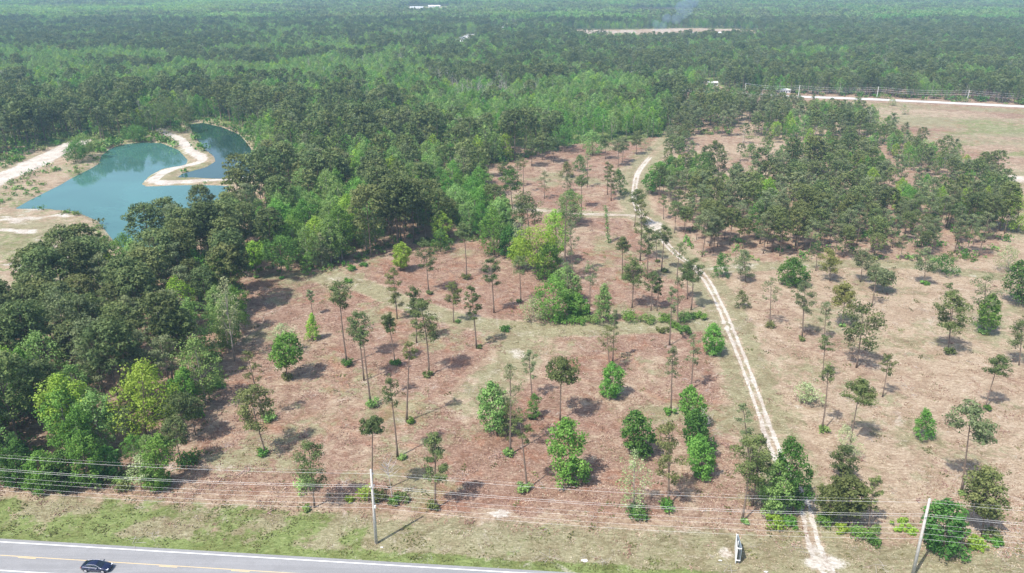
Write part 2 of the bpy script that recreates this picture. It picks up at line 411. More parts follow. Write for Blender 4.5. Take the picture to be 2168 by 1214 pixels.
# ------------------------------------------------------------------ ground material
def ground_material():
    b = NB('ground'); g = b.n('ShaderNodeNewGeometry'); P = g.outputs['Position']
    at = b.n('ShaderNodeAttribute', attribute_name='mask')
    sp = b.n('ShaderNodeSeparateColor'); b.l(at.outputs['Color'], sp.inputs[0])
    pink, green, sand, olive = sp.outputs[0], sp.outputs[1], sp.outputs[2], at.outputs['Alpha']
    mp = b.n('ShaderNodeMapping'); mp.inputs['Scale'].default_value = (.55, 1.5, 1); mp.inputs['Rotation'].default_value = (0, 0, .35); b.l(P, mp.inputs[0])
    fine = b.noise(P, 2.2, 8, .85, .5); streak = b.noise(mp.outputs[0], 1.3, 8, .82, 1.0)
    med = b.noise(P, .32, 5, .65, .8); big = b.noise(P, .055, 4, .6, .5); tuft = b.noise(P, 1.0, 5, .7, .3)
    f = b.math('ADD', b.math('MULTIPLY', fine, .45), b.math('MULTIPLY', streak, .55))
    cp = b.ramp(f, [(.37, (.072, .042, .028)), (.45, (.180, .106, .074)), (.53, (.305, .203, .148)), (.63, (.58, .48, .385))])
    ct = b.ramp(f, [(.37, (.125, .085, .055)), (.45, (.275, .205, .140)), (.54, (.42, .335, .24)), (.64, (.64, .56, .46))])
    co = b.ramp(f, [(.37, (.080, .072, .036)), (.45, (.19, .175, .095)), (.54, (.31, .285, .175)), (.65, (.54, .50, .38))])
    cg = b.ramp(f, [(.37, (.050, .070, .020)), (.46, (.125, .165, .050)), (.55, (.22, .265, .095)), (.66, (.40, .41, .23))])
    cs = b.ramp(f, [(.37, (.24, .20, .155)), (.47, (.44, .40, .34)), (.60, (.74, .71, .655))])
    def edge(m, nz, k, a=.42, c=.62):
        return b.mrange(b.math('ADD', m, b.math('MULTIPLY', b.math('SUBTRACT', nz, .5), k)), a, c)
    col = b.mix(edge(pink, med, 1.5, .3, .75), ct, cp)
    col = b.mix(edge(olive, med, 1.6, .38, .72), col, co)
    col = b.mix(edge(green, b.math('ADD', b.math('MULTIPLY', med, .5), b.math('MULTIPLY', tuft, .5)), 1.8, .38, .66), col, cg)
    col = b.mix(edge(sand, b.math('ADD', b.math('MULTIPLY', med, .4), b.math('MULTIPLY', fine, .6)), 1.2, .36, .62), col, cs)
    blot = b.noise(P, .16, 6, .72, 1.0)
    col = b.mix(b.mrange(blot, .44, .60, 0, .62), col, (.68, .60, .56), 'MULTIPLY')
    rus = b.noise(P, .085, 5, .7, 1.5)
    col = b.mix(b.math('MULTIPLY', b.mrange(rus, .50, .62, 0, .55), b.mrange(pink, .35, .75)), col, (1.0, .74, .62), 'MULTIPLY')
    pal = b.noise(P, .12, 6, .75, 2.0)
    col = b.mix(b.mrange(b.math('ADD', pal, b.math('MULTIPLY', b.math('SUBTRACT', fine, .5), .6)), .58, .70, 0, .5), col, (.50, .44, .38))
    # scattered darker low weeds and pale bare spots
    weed = b.mrange(b.math('MULTIPLY', tuft, b.math('ADD', big, .35)), .52, .66)
    col = b.mix(b.math('MULTIPLY', weed, .22), col, (.12, .105, .05))
    col = b.mix(b.mrange(big, .35, .7, .0, .16), col, (1.0, .92, .82), 'MULTIPLY')
    p = b.n('ShaderNodeBsdfPrincipled'); b.l(col, p.inputs['Base Color']); p.inputs['Roughness'].default_value = .95
    p.inputs['Specular IOR Level'].default_value = .15
    bp = b.n('ShaderNodeBump'); bp.inputs['Strength'].default_value = .8; bp.inputs['Distance'].default_value = .35
    b.l(f, bp.inputs['Height']); b.l(bp.outputs[0], p.inputs['Normal'])
    b.l(p.outputs[0], b.out.inputs['Surface'])
    return b.m
M['ground'] = ground_material()

def build_ground():
    xs = [0.0]
    while xs[-1] < 9000: xs.append(xs[-1] + 1.0 + max(0, xs[-1] - 160) * .02)
    xs = np.array([-x for x in xs[:0:-1]] + xs)
    ys = [66.0]
    while ys[-1] < 14000: ys.append(ys[-1] + 0.9 + max(0, ys[-1] - 240) * .015)
    ys = np.array([-9000, -4000, -1500, -500, -150, -20, 30, 50, 60] + ys)
    X, Y = np.meshgrid(xs, ys)
    nx, ny = len(xs), len(ys)
    Xf, Yf = X.ravel(), Y.ravel()
    Z = height(Xf, Yf)
    i = np.arange((ny - 1) * nx).reshape(ny - 1, nx)[:, :-1].ravel()
    F = np.stack([i, i + 1, i + nx + 1, i + nx], 1)
    me = mesh_from('ground', np.stack([Xf, Yf, Z], 1), [F], [M['ground']], smooth=True)
    set_mask(me, Xf, Yf)
    tag(obj('ground', me), kind='structure')
build_ground()

def ribbon(name, line, half, step, z, mat=None, mask=True, na=None, lab=None):
    """a flat sheet following a line; the edge wanders a little"""
    L = [0]
    for a, b_ in zip(line[:-1], line[1:]): L.append(L[-1] + np.hypot(*(b_ - a)))
    L = np.array(L); n = max(2, int(L[-1] / step)); t = np.linspace(0, L[-1], n)
    cx = np.interp(t, L, line[:, 0]); cy = np.interp(t, L, line[:, 1])
    dx = np.gradient(cx); dy = np.gradient(cy); q = np.hypot(dx, dy) + 1e-9
    nx, ny = -dy / q, dx / q
    na = na or max(3, int(2 * half / .35)); u = np.linspace(-1, 1, na)
    jit = 1 + (vnoise(t, t * 0, 3.0, 3)[:, None] - .5) * .25
    X = cx[:, None] + nx[:, None] * u[None] * half * jit; Y = cy[:, None] + ny[:, None] * u[None] * half * jit
    Xf, Yf = X.ravel(), Y.ravel()
    i = np.arange((n - 1) * na).reshape(n - 1, na)[:, :-1].ravel()
    F = np.stack([i, i + na, i + na + 1, i + 1], 1)
    me = mesh_from(name, np.stack([Xf, Yf, height(Xf, Yf) * 0 + z], 1), [F], [mat or M['ground']], smooth=False)
    if mask: set_mask(me, Xf, Yf)
    return tag(obj(name, me), kind='structure')
ribbon('dirt_track', W_TRACK, 2.0, .6, .005)
ribbon('dirt_track_branch', W_BRANCH, 1.8, .8, .009)
ribbon('grassy_track', W_GT, 2.6, .8, .013)
ribbon('field_path', W_RT, 2.2, 1.0, .017)
ribbon('sand_road', W_SR, 6.5, 2.0, .03, na=12)

# ------------------------------------------------------------------ highway
def asphalt(name, col):
    b = NB(name); g = b.n('ShaderNodeNewGeometry'); P = g.outputs['Position']
    mp = b.n('ShaderNodeMapping'); mp.inputs['Rotation'].default_value = (0, 0, -math.atan2(HD[1], HD[0])); mp.inputs['Scale'].default_value = (.05, 1, 1); b.l(P, mp.inputs[0])
    f = b.noise(P, 5, 6, .7); s = b.noise(mp.outputs[0], .9, 4, .6); cr = b.noise(P, .15, 5, .7)
    c = b.ramp(f, [(.3, tuple(x * .8 for x in col)), (.7, tuple(x * 1.15 for x in col))])
    c = b.mix(b.mrange(s, .42, .60, 0, .45), c, tuple(x * .72 for x in col))
    c = b.mix(b.mrange(cr, .5, .6, 0, .25), c, tuple(x * 1.2 for x in col))
    vo = b.n('ShaderNodeTexVoronoi', feature='DISTANCE_TO_EDGE'); vo.inputs['Scale'].default_value = .11; b.l(b.mix(.12, P, b.n('ShaderNodeTexNoise').outputs['Color']), vo.inputs['Vector'])
    c = b.mix(b.mrange(vo.outputs['Distance'], .0, .006, .16, 0), c, tuple(x * .45 for x in col))
    p = b.n('ShaderNodeBsdfPrincipled'); b.l(c, p.inputs['Base Color']); p.inputs['Roughness'].default_value = .85
    b.l(p.outputs[0], b.out.inputs['Surface']); return b.m
M['asphalt'] = asphalt('weathered_asphalt', (.255, .255, .26))
M['concrete_road'] = asphalt('pale_road', (.55, .54, .52))
def worn(name, col, base, amt=.45):
    b = NB(name); g = b.n('ShaderNodeNewGeometry'); f = b.noise(g.outputs['Position'], 6, 6, .75)
    c = b.mix(b.mrange(f, amt + .05, amt + .2, 0, .6), col, base)
    p = b.n('ShaderNodeBsdfPrincipled'); b.l(c, p.inputs['Base Color']); p.inputs['Roughness'].default_value = .7
    b.l(p.outputs[0], b.out.inputs['Surface']); return b.m
M['white_line'] = worn('white_road_paint', (.80, .80, .78), (.4, .4, .4))
M['yellow_line'] = worn('yellow_road_paint', (.72, .52, .22), (.4, .37, .33), .40)
def hwp(s, n): return HC + HD * s + HN * n
def hstrip(name, s0, s1, n0, n1, z, mat, seg=1):
    q = MB(); pts = []
    for k in range(seg + 1):
        s = s0 + (s1 - s0) * k / seg
        a, c = hwp(s, n0), hwp(s, n1); pts += [(a[0], a[1], z), (c[0], c[1], z)]
    q.add(pts, [(2 * k, 2 * k + 2, 2 * k + 3, 2 * k + 1) for k in range(seg)])
    return q.build(name, mat)
o = hstrip('highway', -1500, 1500, -LANE - 1.2, LANE + .75, .02, M['asphalt'], 60); tag(o, kind='structure')
mk = MB()
def mline(mb, s0, s1, n0, n1, z):
    p = [hwp(s0, n0), hwp(s1, n0), hwp(s1, n1), hwp(s0, n1)]
    mb.add([(a[0], a[1], z) for a in p], [(0, 1, 2, 3)])
for sgn in (-1, 1): mline(mk, -800, 800, sgn * LANE - .09, sgn * LANE + .09, .025)
tag(mk.build('white_edge_lines', M['white_line']), kind='structure')
mk = MB(); mline(mk, -800, 800, .04, .16, .025)
for k in range(-40, 60): mline(mk, k * 12.2 + 3.3, k * 12.2 + 6.4, -.22, -.08, .025)
tag(mk.build('yellow_centre_lines', M['yellow_line']), kind='structure')
# dirt and gravel shoulder where asphalt meets grass
# far road
ribbon('far_road', smooth_line(W_FR, 3), 5.2, 8, .05, M['concrete_road'], mask=False, na=5)
for nm, pts, hf in (('distant_highway', [(955, 95), (985, 81), (1003, 73)], 9), ('distant_highway', [(1040, 64), (1075, 58), (1108, 51)], 12), ('distant_highway', [(1128, 36), (1140, 38), (1156, 40)], 16), ('gravel_clearing', [(1338, 152), (1346, 154), (1360, 154)], 6)):
    ribbon(nm, gpn(pts), hf, 20, .2, M['concrete_road'], mask=False, na=3)

# ------------------------------------------------------------------ water
def water(name, col, rough=.03):
    b = NB(name); g = b.n('ShaderNodeNewGeometry'); P = g.outputs['Position']
    f = b.noise(P, .012, 4, .6, 1.5)
    c = b.ramp(f, [(.35, tuple(x * .8 for x in col)), (.65, tuple(x * 1.2 for x in col))])
    p = b.n('ShaderNodeBsdfPrincipled'); b.l(c, p.inputs['Base Color']); p.inputs['IOR'].default_value = 1.5
    mp = b.n('ShaderNodeMapping'); mp.inputs['Scale'].default_value = (.02, .1, 1); mp.inputs['Rotation'].default_value = (0, 0, .4); b.l(P, mp.inputs[0])
    r = b.noise(mp.outputs[0], 1.2, 4, .6, .8)
    b.l(b.mrange(r, .35, .7, rough * .6, rough * 3.0), p.inputs['Roughness'])
    rp = b.noise(P, 1.1, 3, .55); bp = b.n('ShaderNodeBump'); bp.inputs['Strength'].default_value = .10; bp.inputs['Distance'].default_value = .05
    b.l(rp, bp.inputs['Height']); b.l(bp.outputs[0], p.inputs['Normal'])
    b.l(p.outputs[0], b.out.inputs['Surface']); return b.m
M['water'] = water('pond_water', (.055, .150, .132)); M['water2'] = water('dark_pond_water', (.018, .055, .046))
def pool(name, W, mat, grow, z, lab, grp=None):
    c = W.mean(0); P = W + (W - c) / np.linalg.norm(W - c, axis=1)[:, None] * grow
    me = mesh_from(name, [(x, y, z) for x, y in P], [tuple(range(len(P)))], [mat])
    return tag(obj(name, me), kind='structure')
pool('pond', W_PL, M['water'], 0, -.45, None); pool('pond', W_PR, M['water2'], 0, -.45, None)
pool('far_lake', gpn([(1352, 24), (1375, 23.5), (1425, 24), (1424, 28), (1395, 31), (1375, 33), (1362, 30)]), M['water'], 0, .25, None)
pool('sand_clearing', gpn([(-50, 5), (60, 4.0), (160, 3.2), (160, 6), (60, 7.6), (-50, 9)]), M['concrete_road'], 0, .25, None)
# ------------------------------------------------------------------ trees
def unit(v): return v / (np.linalg.norm(v, axis=-1, keepdims=True) + 1e-9)
def foliage(C, R, n, size, rng, flat=.65, quad=True, jitter=.6, tint=None, up=.35, elong=1.5):
    """leaf faces over puffs. C centres (k,3), R radii (k,), n faces per puff"""
    k = len(C); n = np.broadcast_to(np.asarray(n), (k,)); idx = np.repeat(np.arange(k), n); m = len(idx)
    d = unit(rng.normal(size=(m, 3)) + np.array([0, 0, up]))
    rr = R[idx][:, None] * (.40 + .62 * rng.rand(m, 1) ** .7 + .35 * (rng.rand(m, 1) < .10))
    P = C[idx] + d * rr * np.array([1, 1, flat])
    nrm = unit(d * np.array([1, 1, 1.3]) + np.array([0, 0, .40]) + rng.normal(size=(m, 3)) * jitter)
    t = unit(np.cross(nrm, rng.normal(size=(m, 3)))); b = np.cross(nrm, t)
    s = (size * (.65 + .7 * rng.rand(m)))[:, None] * .5
    if quad:
        V = np.stack([P - t * s * elong, P - b * s, P + t * s * elong, P + b * s], 1).reshape(-1, 3)
        F = np.arange(m * 4).reshape(m, 4)
    else:
        V = np.stack([P - t * s * elong - b * s * .8, P - t * s * elong * .3 + b * s * 1.1, P + t * s * elong * 1.2], 1).reshape(-1, 3)
        F = np.arange(m * 3).reshape(m, 3)
    tp = tint if tint is not None else rng.rand(k)
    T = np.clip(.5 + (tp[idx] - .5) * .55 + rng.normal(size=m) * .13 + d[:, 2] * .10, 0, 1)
    return V, F, np.repeat(T, 4 if quad else 3)
def crown_mesh(name, V, F, T, mat):
    me = mesh_from(name, V, [F], [mat])
    a = me.attributes.new('tint', 'FLOAT', 'POINT'); a.data.foreach_set('value', T.astype(np.float32))
    return me
def bez(p0, p1, bend, n=4):
    p0, p1 = np.array(p0, float), np.array(p1, float)
    mid = (p0 + p1) / 2 + np.array(bend)
    return [tuple((1 - t) ** 2 * p0 + 2 * t * (1 - t) * mid + t * t * p1) for t in np.linspace(0, 1, n)]

def seedph(rng): return rng.rand() * .6
def tree_meshes(kind, h, cw, zb, rng, mat, top=(0, 0), lod=1.0, bark='bark', r0=None, fat=1.0):
    """h height, cw crown width, zb height of the crown's lowest foliage; top = sideways offset of the tip"""
    R = cw / 2; r0 = r0 or max(.09, .0105 * h + .03) * fat
    tr = MB()
    ax = np.array([top[0], top[1], 0.0])
    bend = np.array([rng.normal() * .25, rng.normal() * .25, 0]) * h / 15
    def axis(z):
        t = z / h
        return ax * t ** 1.15 + 4 * t * (1 - t) * bend * .5 + np.array([0, 0, z])
    ch = h - zb; C = []; Rr = []; npuff = 0
    sz = .46
    if kind in ('pine', 'ppine', 'umbrella', 'spine'):
        zs = np.linspace(0, h * .96, 8); tr.tube([axis(z) for z in zs], [r0 * (1 - .78 * z / h) * (1.25 if z == 0 else 1) for z in zs], 6)
        if kind == 'pine':
            npuff = int(58 * lod + 8)
            for i in range(npuff):
                t = ((i + .5) / npuff); a = i * 2.399 + rng.rand() * .8
                if t < .22:                                    # ragged skirt
                    zz, rr_ = .02 + .35 * t / .22 * rng.rand(), .55 + .4 * rng.rand()
                else:
                    u_ = (t - .22) / .78; zz = .30 + .70 * (1 - (1 - u_) ** 1.3) * .98; rr_ = math.sqrt(max(0, 1 - ((zz - .30) / .72) ** 2)) * (.80 + .28 * rng.rand())
                    if rng.rand() < .12: rr_ *= .6
                lob = 1 + .16 * math.sin(2 * a + seedph(rng)) + .06 * rng.normal()
                c = axis(zb + ch * zz) + np.array([math.cos(a), math.sin(a), 0]) * R * rr_ * lob * .88
                C.append(c); Rr.append(R * (.20 + .11 * rng.rand()))
                if i % (3 if lod > .6 else 9) == 0: tr.tube(bez(axis(max(zb * .8, c[2] - rr_ * R * .6 - .5)), c, (0, 0, -.1), 3), [r0 * .25, r0 * .16, .03], 3, False)
        else:
            nl = {'ppine': 13, 'umbrella': 12, 'spine': 9}[kind] + rng.randint(0, 3)
            for i in range(nl):
                t = (i + .5) / nl; a = i * 2.399 + rng.normal() * .5
                if kind == 'umbrella': zz = .25 + .70 * t; pr = math.sqrt(max(.05, 1 - (t * .96) ** 2.2)) * (.8 + .25 * rng.rand())
                elif kind == 'ppine': zz = t ** .9 * .95; pr = (.60 + .40 * math.sin(math.pi * (.12 + .80 * t))) * (.7 + .4 * rng.rand())
                else: zz = t ** .8 * .96; pr = (.45 + .5 * math.sin(math.pi * (.1 + .85 * t))) * (.55 + .55 * rng.rand())
                if t > .85: pr *= .55
                zc = zb + ch * zz; root = axis(max(zb * .85, zc - pr * R * .35)); dirv = np.array([math.cos(a), math.sin(a), 0])
                end = axis(zc) + dirv * R * pr * .92 + np.array([0, 0, rng.normal() * .15])
                tr.tube(bez(root, end, (0, 0, -.12 * R * pr), 4), [r0 * .28, r0 * .2, r0 * .13, .02], 3, False)
                m_ = {'ppine': 5, 'umbrella': 5, 'spine': 4}[kind]
                side = np.array([-dirv[1], dirv[0], 0])
                for j in range(m_):
                    s_ = .35 + .65 * (j + .6) / m_
                    c = root * (1 - s_) + end * s_ + side * rng.normal() * R * .22 * s_ + np.array([0, 0, .10 * R + rng.normal() * .10 * R])
                    C.append(c); Rr.append(max(.38, R * (.17 + .11 * rng.rand()) * (1.12 if kind == 'ppine' else 1)))
            for _ in range(3): C.append(axis(h * (.93 + .06 * rng.rand())) + rng.normal(size=3) * R * .10); Rr.append(R * .2)
        if lod > .8:
            for _ in range(5):
                z = zb * (.55 + .43 * rng.rand()); a = rng.rand() * 6.28; L = R * (.25 + .35 * rng.rand())
                tr.tube([axis(z), axis(z) + np.array([math.cos(a) * L, math.sin(a) * L, .15])], [r0 * .15, .02], 3, False)
        n = int({'pine': 42, 'ppine': 42, 'umbrella': 44, 'spine': 28}[kind] * max(lod, .45)); quad = False; flat = .62; jit = .55
        size = {'pine': .38, 'ppine': .28, 'umbrella': .29, 'spine': .26}[kind] / max(lod, .45) ** .5
        size *= min(1.25, max(.8, R / 4))
        el = 1.3
    elif kind in ('broad', 'bush', 'round', 'wispy', 'cone', 'juniper', 'column'):
        ph0 = rng.rand() * 6.28; zs = np.linspace(0, h * .85, 5); rb = r0 * (1.1 if kind in ('broad', 'round') else .7)
        tr.tube([axis(z) for z in zs], [rb * (1 - .8 * z / h) for z in zs], 6)
        npuff = int({'broad': 74, 'bush': 34, 'round': 72, 'wispy': 44, 'cone': 54, 'juniper': 40, 'column': 30}[kind] * (.45 + .55 * lod))
        for i in range(npuff):
            t = (i + .5) / npuff; a = i * 2.399 + rng.rand() * .9
            if kind in ('broad', 'wispy'): pr = math.sqrt(max(0, 1 - (2 * (t * .93 + .02) - .86) ** 2)) if t > .43 else .62 + .9 * t * .98
            elif kind == 'round': pr = math.sqrt(max(0.05, 1 - (2 * t - 1) ** 2))
            elif kind == 'bush': pr = math.sqrt(max(0.1, 1 - t ** 1.5))
            elif kind == 'column': pr = .8 + .4 * math.sin(t * 20)
            else: pr = (1 - t) ** .75 + .08
            q = (.55 + .45 * math.sqrt(rng.rand())) if kind != 'wispy' else (.15 + .85 * math.sqrt(rng.rand()))
            lump = 1 + .24 * math.sin(2 * a + t * 7 + ph0) + .16 * math.sin(5 * t + 3 * ph0 + a) + .20 * rng.normal()
            c = axis(zb + ch * (.04 + .88 * t)) + np.array([math.cos(a), math.sin(a), 0]) * R * min(1.0, pr * q * lump) * .86
            C.append(c); Rr.append(R * .225 * (.7 + .7 * rng.rand()) + .12)
            if i % 3 == 0 and h > 3: tr.tube(bez(axis(max(.2, c[2] * .72 - R * .2)), c, (0, 0, .1), 3), [r0 * .3, r0 * .18, .02], 3, False)
        C.append(axis(h * .97)); Rr.append(R * .24)
        n = int({'broad': 60, 'bush': 50, 'round': 60, 'wispy': 30, 'cone': 54, 'juniper': 56, 'column': 46}[kind] * max(lod, .35)); quad = kind not in ('juniper',)
        flat = .8; jit = .75; el = 1.15
        size = {'broad': .30, 'bush': .25, 'round': .30, 'wispy': .23, 'cone': .28, 'juniper': .27, 'column': .29}[kind] / max(lod, .3) ** .5
        size *= min(1.15, max(.75, R / 3.2))
    elif kind in ('dead', 'vine'):
        zs = np.linspace(0, h, 7); tr.tube([axis(z) for z in zs], [r0 * .8 * (1 - .8 * z / h) for z in zs], 5)
        if kind == 'dead':
            for i in range(18):
                z = zb + (h - zb) * (i / 18) ** .9; a = i * 2.4; L = R * (1.0 - .5 * i / 18) * (.6 + .4 * rng.rand())
                p1 = axis(z) + np.array([math.cos(a) * L, math.sin(a) * L, L * .7 + .4])
                pts = bez(axis(z), p1, (0, 0, -.1 * L), 4); tr.tube(pts, [.07, .055, .04, .02], 3, False)
                for j in range(3):
                    b_ = a + rng.normal() * .8; q = np.array(pts[1 + j % 3])
                    tr.tube([q, q + np.array([math.cos(b_), math.sin(b_), .8]) * L * .4], [.035, .015], 3, False)
            return tr, None
        for i in range(22):
            z = h * (.03 + .95 * i / 22); C.append(axis(z) + rng.normal(size=3) * .12); Rr.append(R * (.55 + .6 * rng.rand()))
        n = 26; quad = True; flat = 1.3; jit = .8; size = .32; el = 1.1
    C = np.array(C); Rr = np.array(Rr)
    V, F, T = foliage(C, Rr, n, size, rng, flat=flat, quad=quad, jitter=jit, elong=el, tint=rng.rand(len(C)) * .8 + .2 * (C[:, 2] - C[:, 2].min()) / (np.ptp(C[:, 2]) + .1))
    return tr, (V, F, T, mat)
def make_tree(name, kind, loc, h, cw, zb, seed, mat, label, cat='pine tree', group=None, top=(0, 0), bark='bark', lod=1.0, rz=0, fat=1.0):
    rng = np.random.RandomState(seed)
    tr, cr = tree_meshes(kind, h, cw, zb, rng, M[mat] if mat else None, top, lod, fat=fat)
    e = empty(name, loc, rz); tag(e, label, cat, group)
    obj('trunk', tr.mesh('trunk', M[bark], True), e)
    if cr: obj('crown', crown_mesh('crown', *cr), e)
    return e

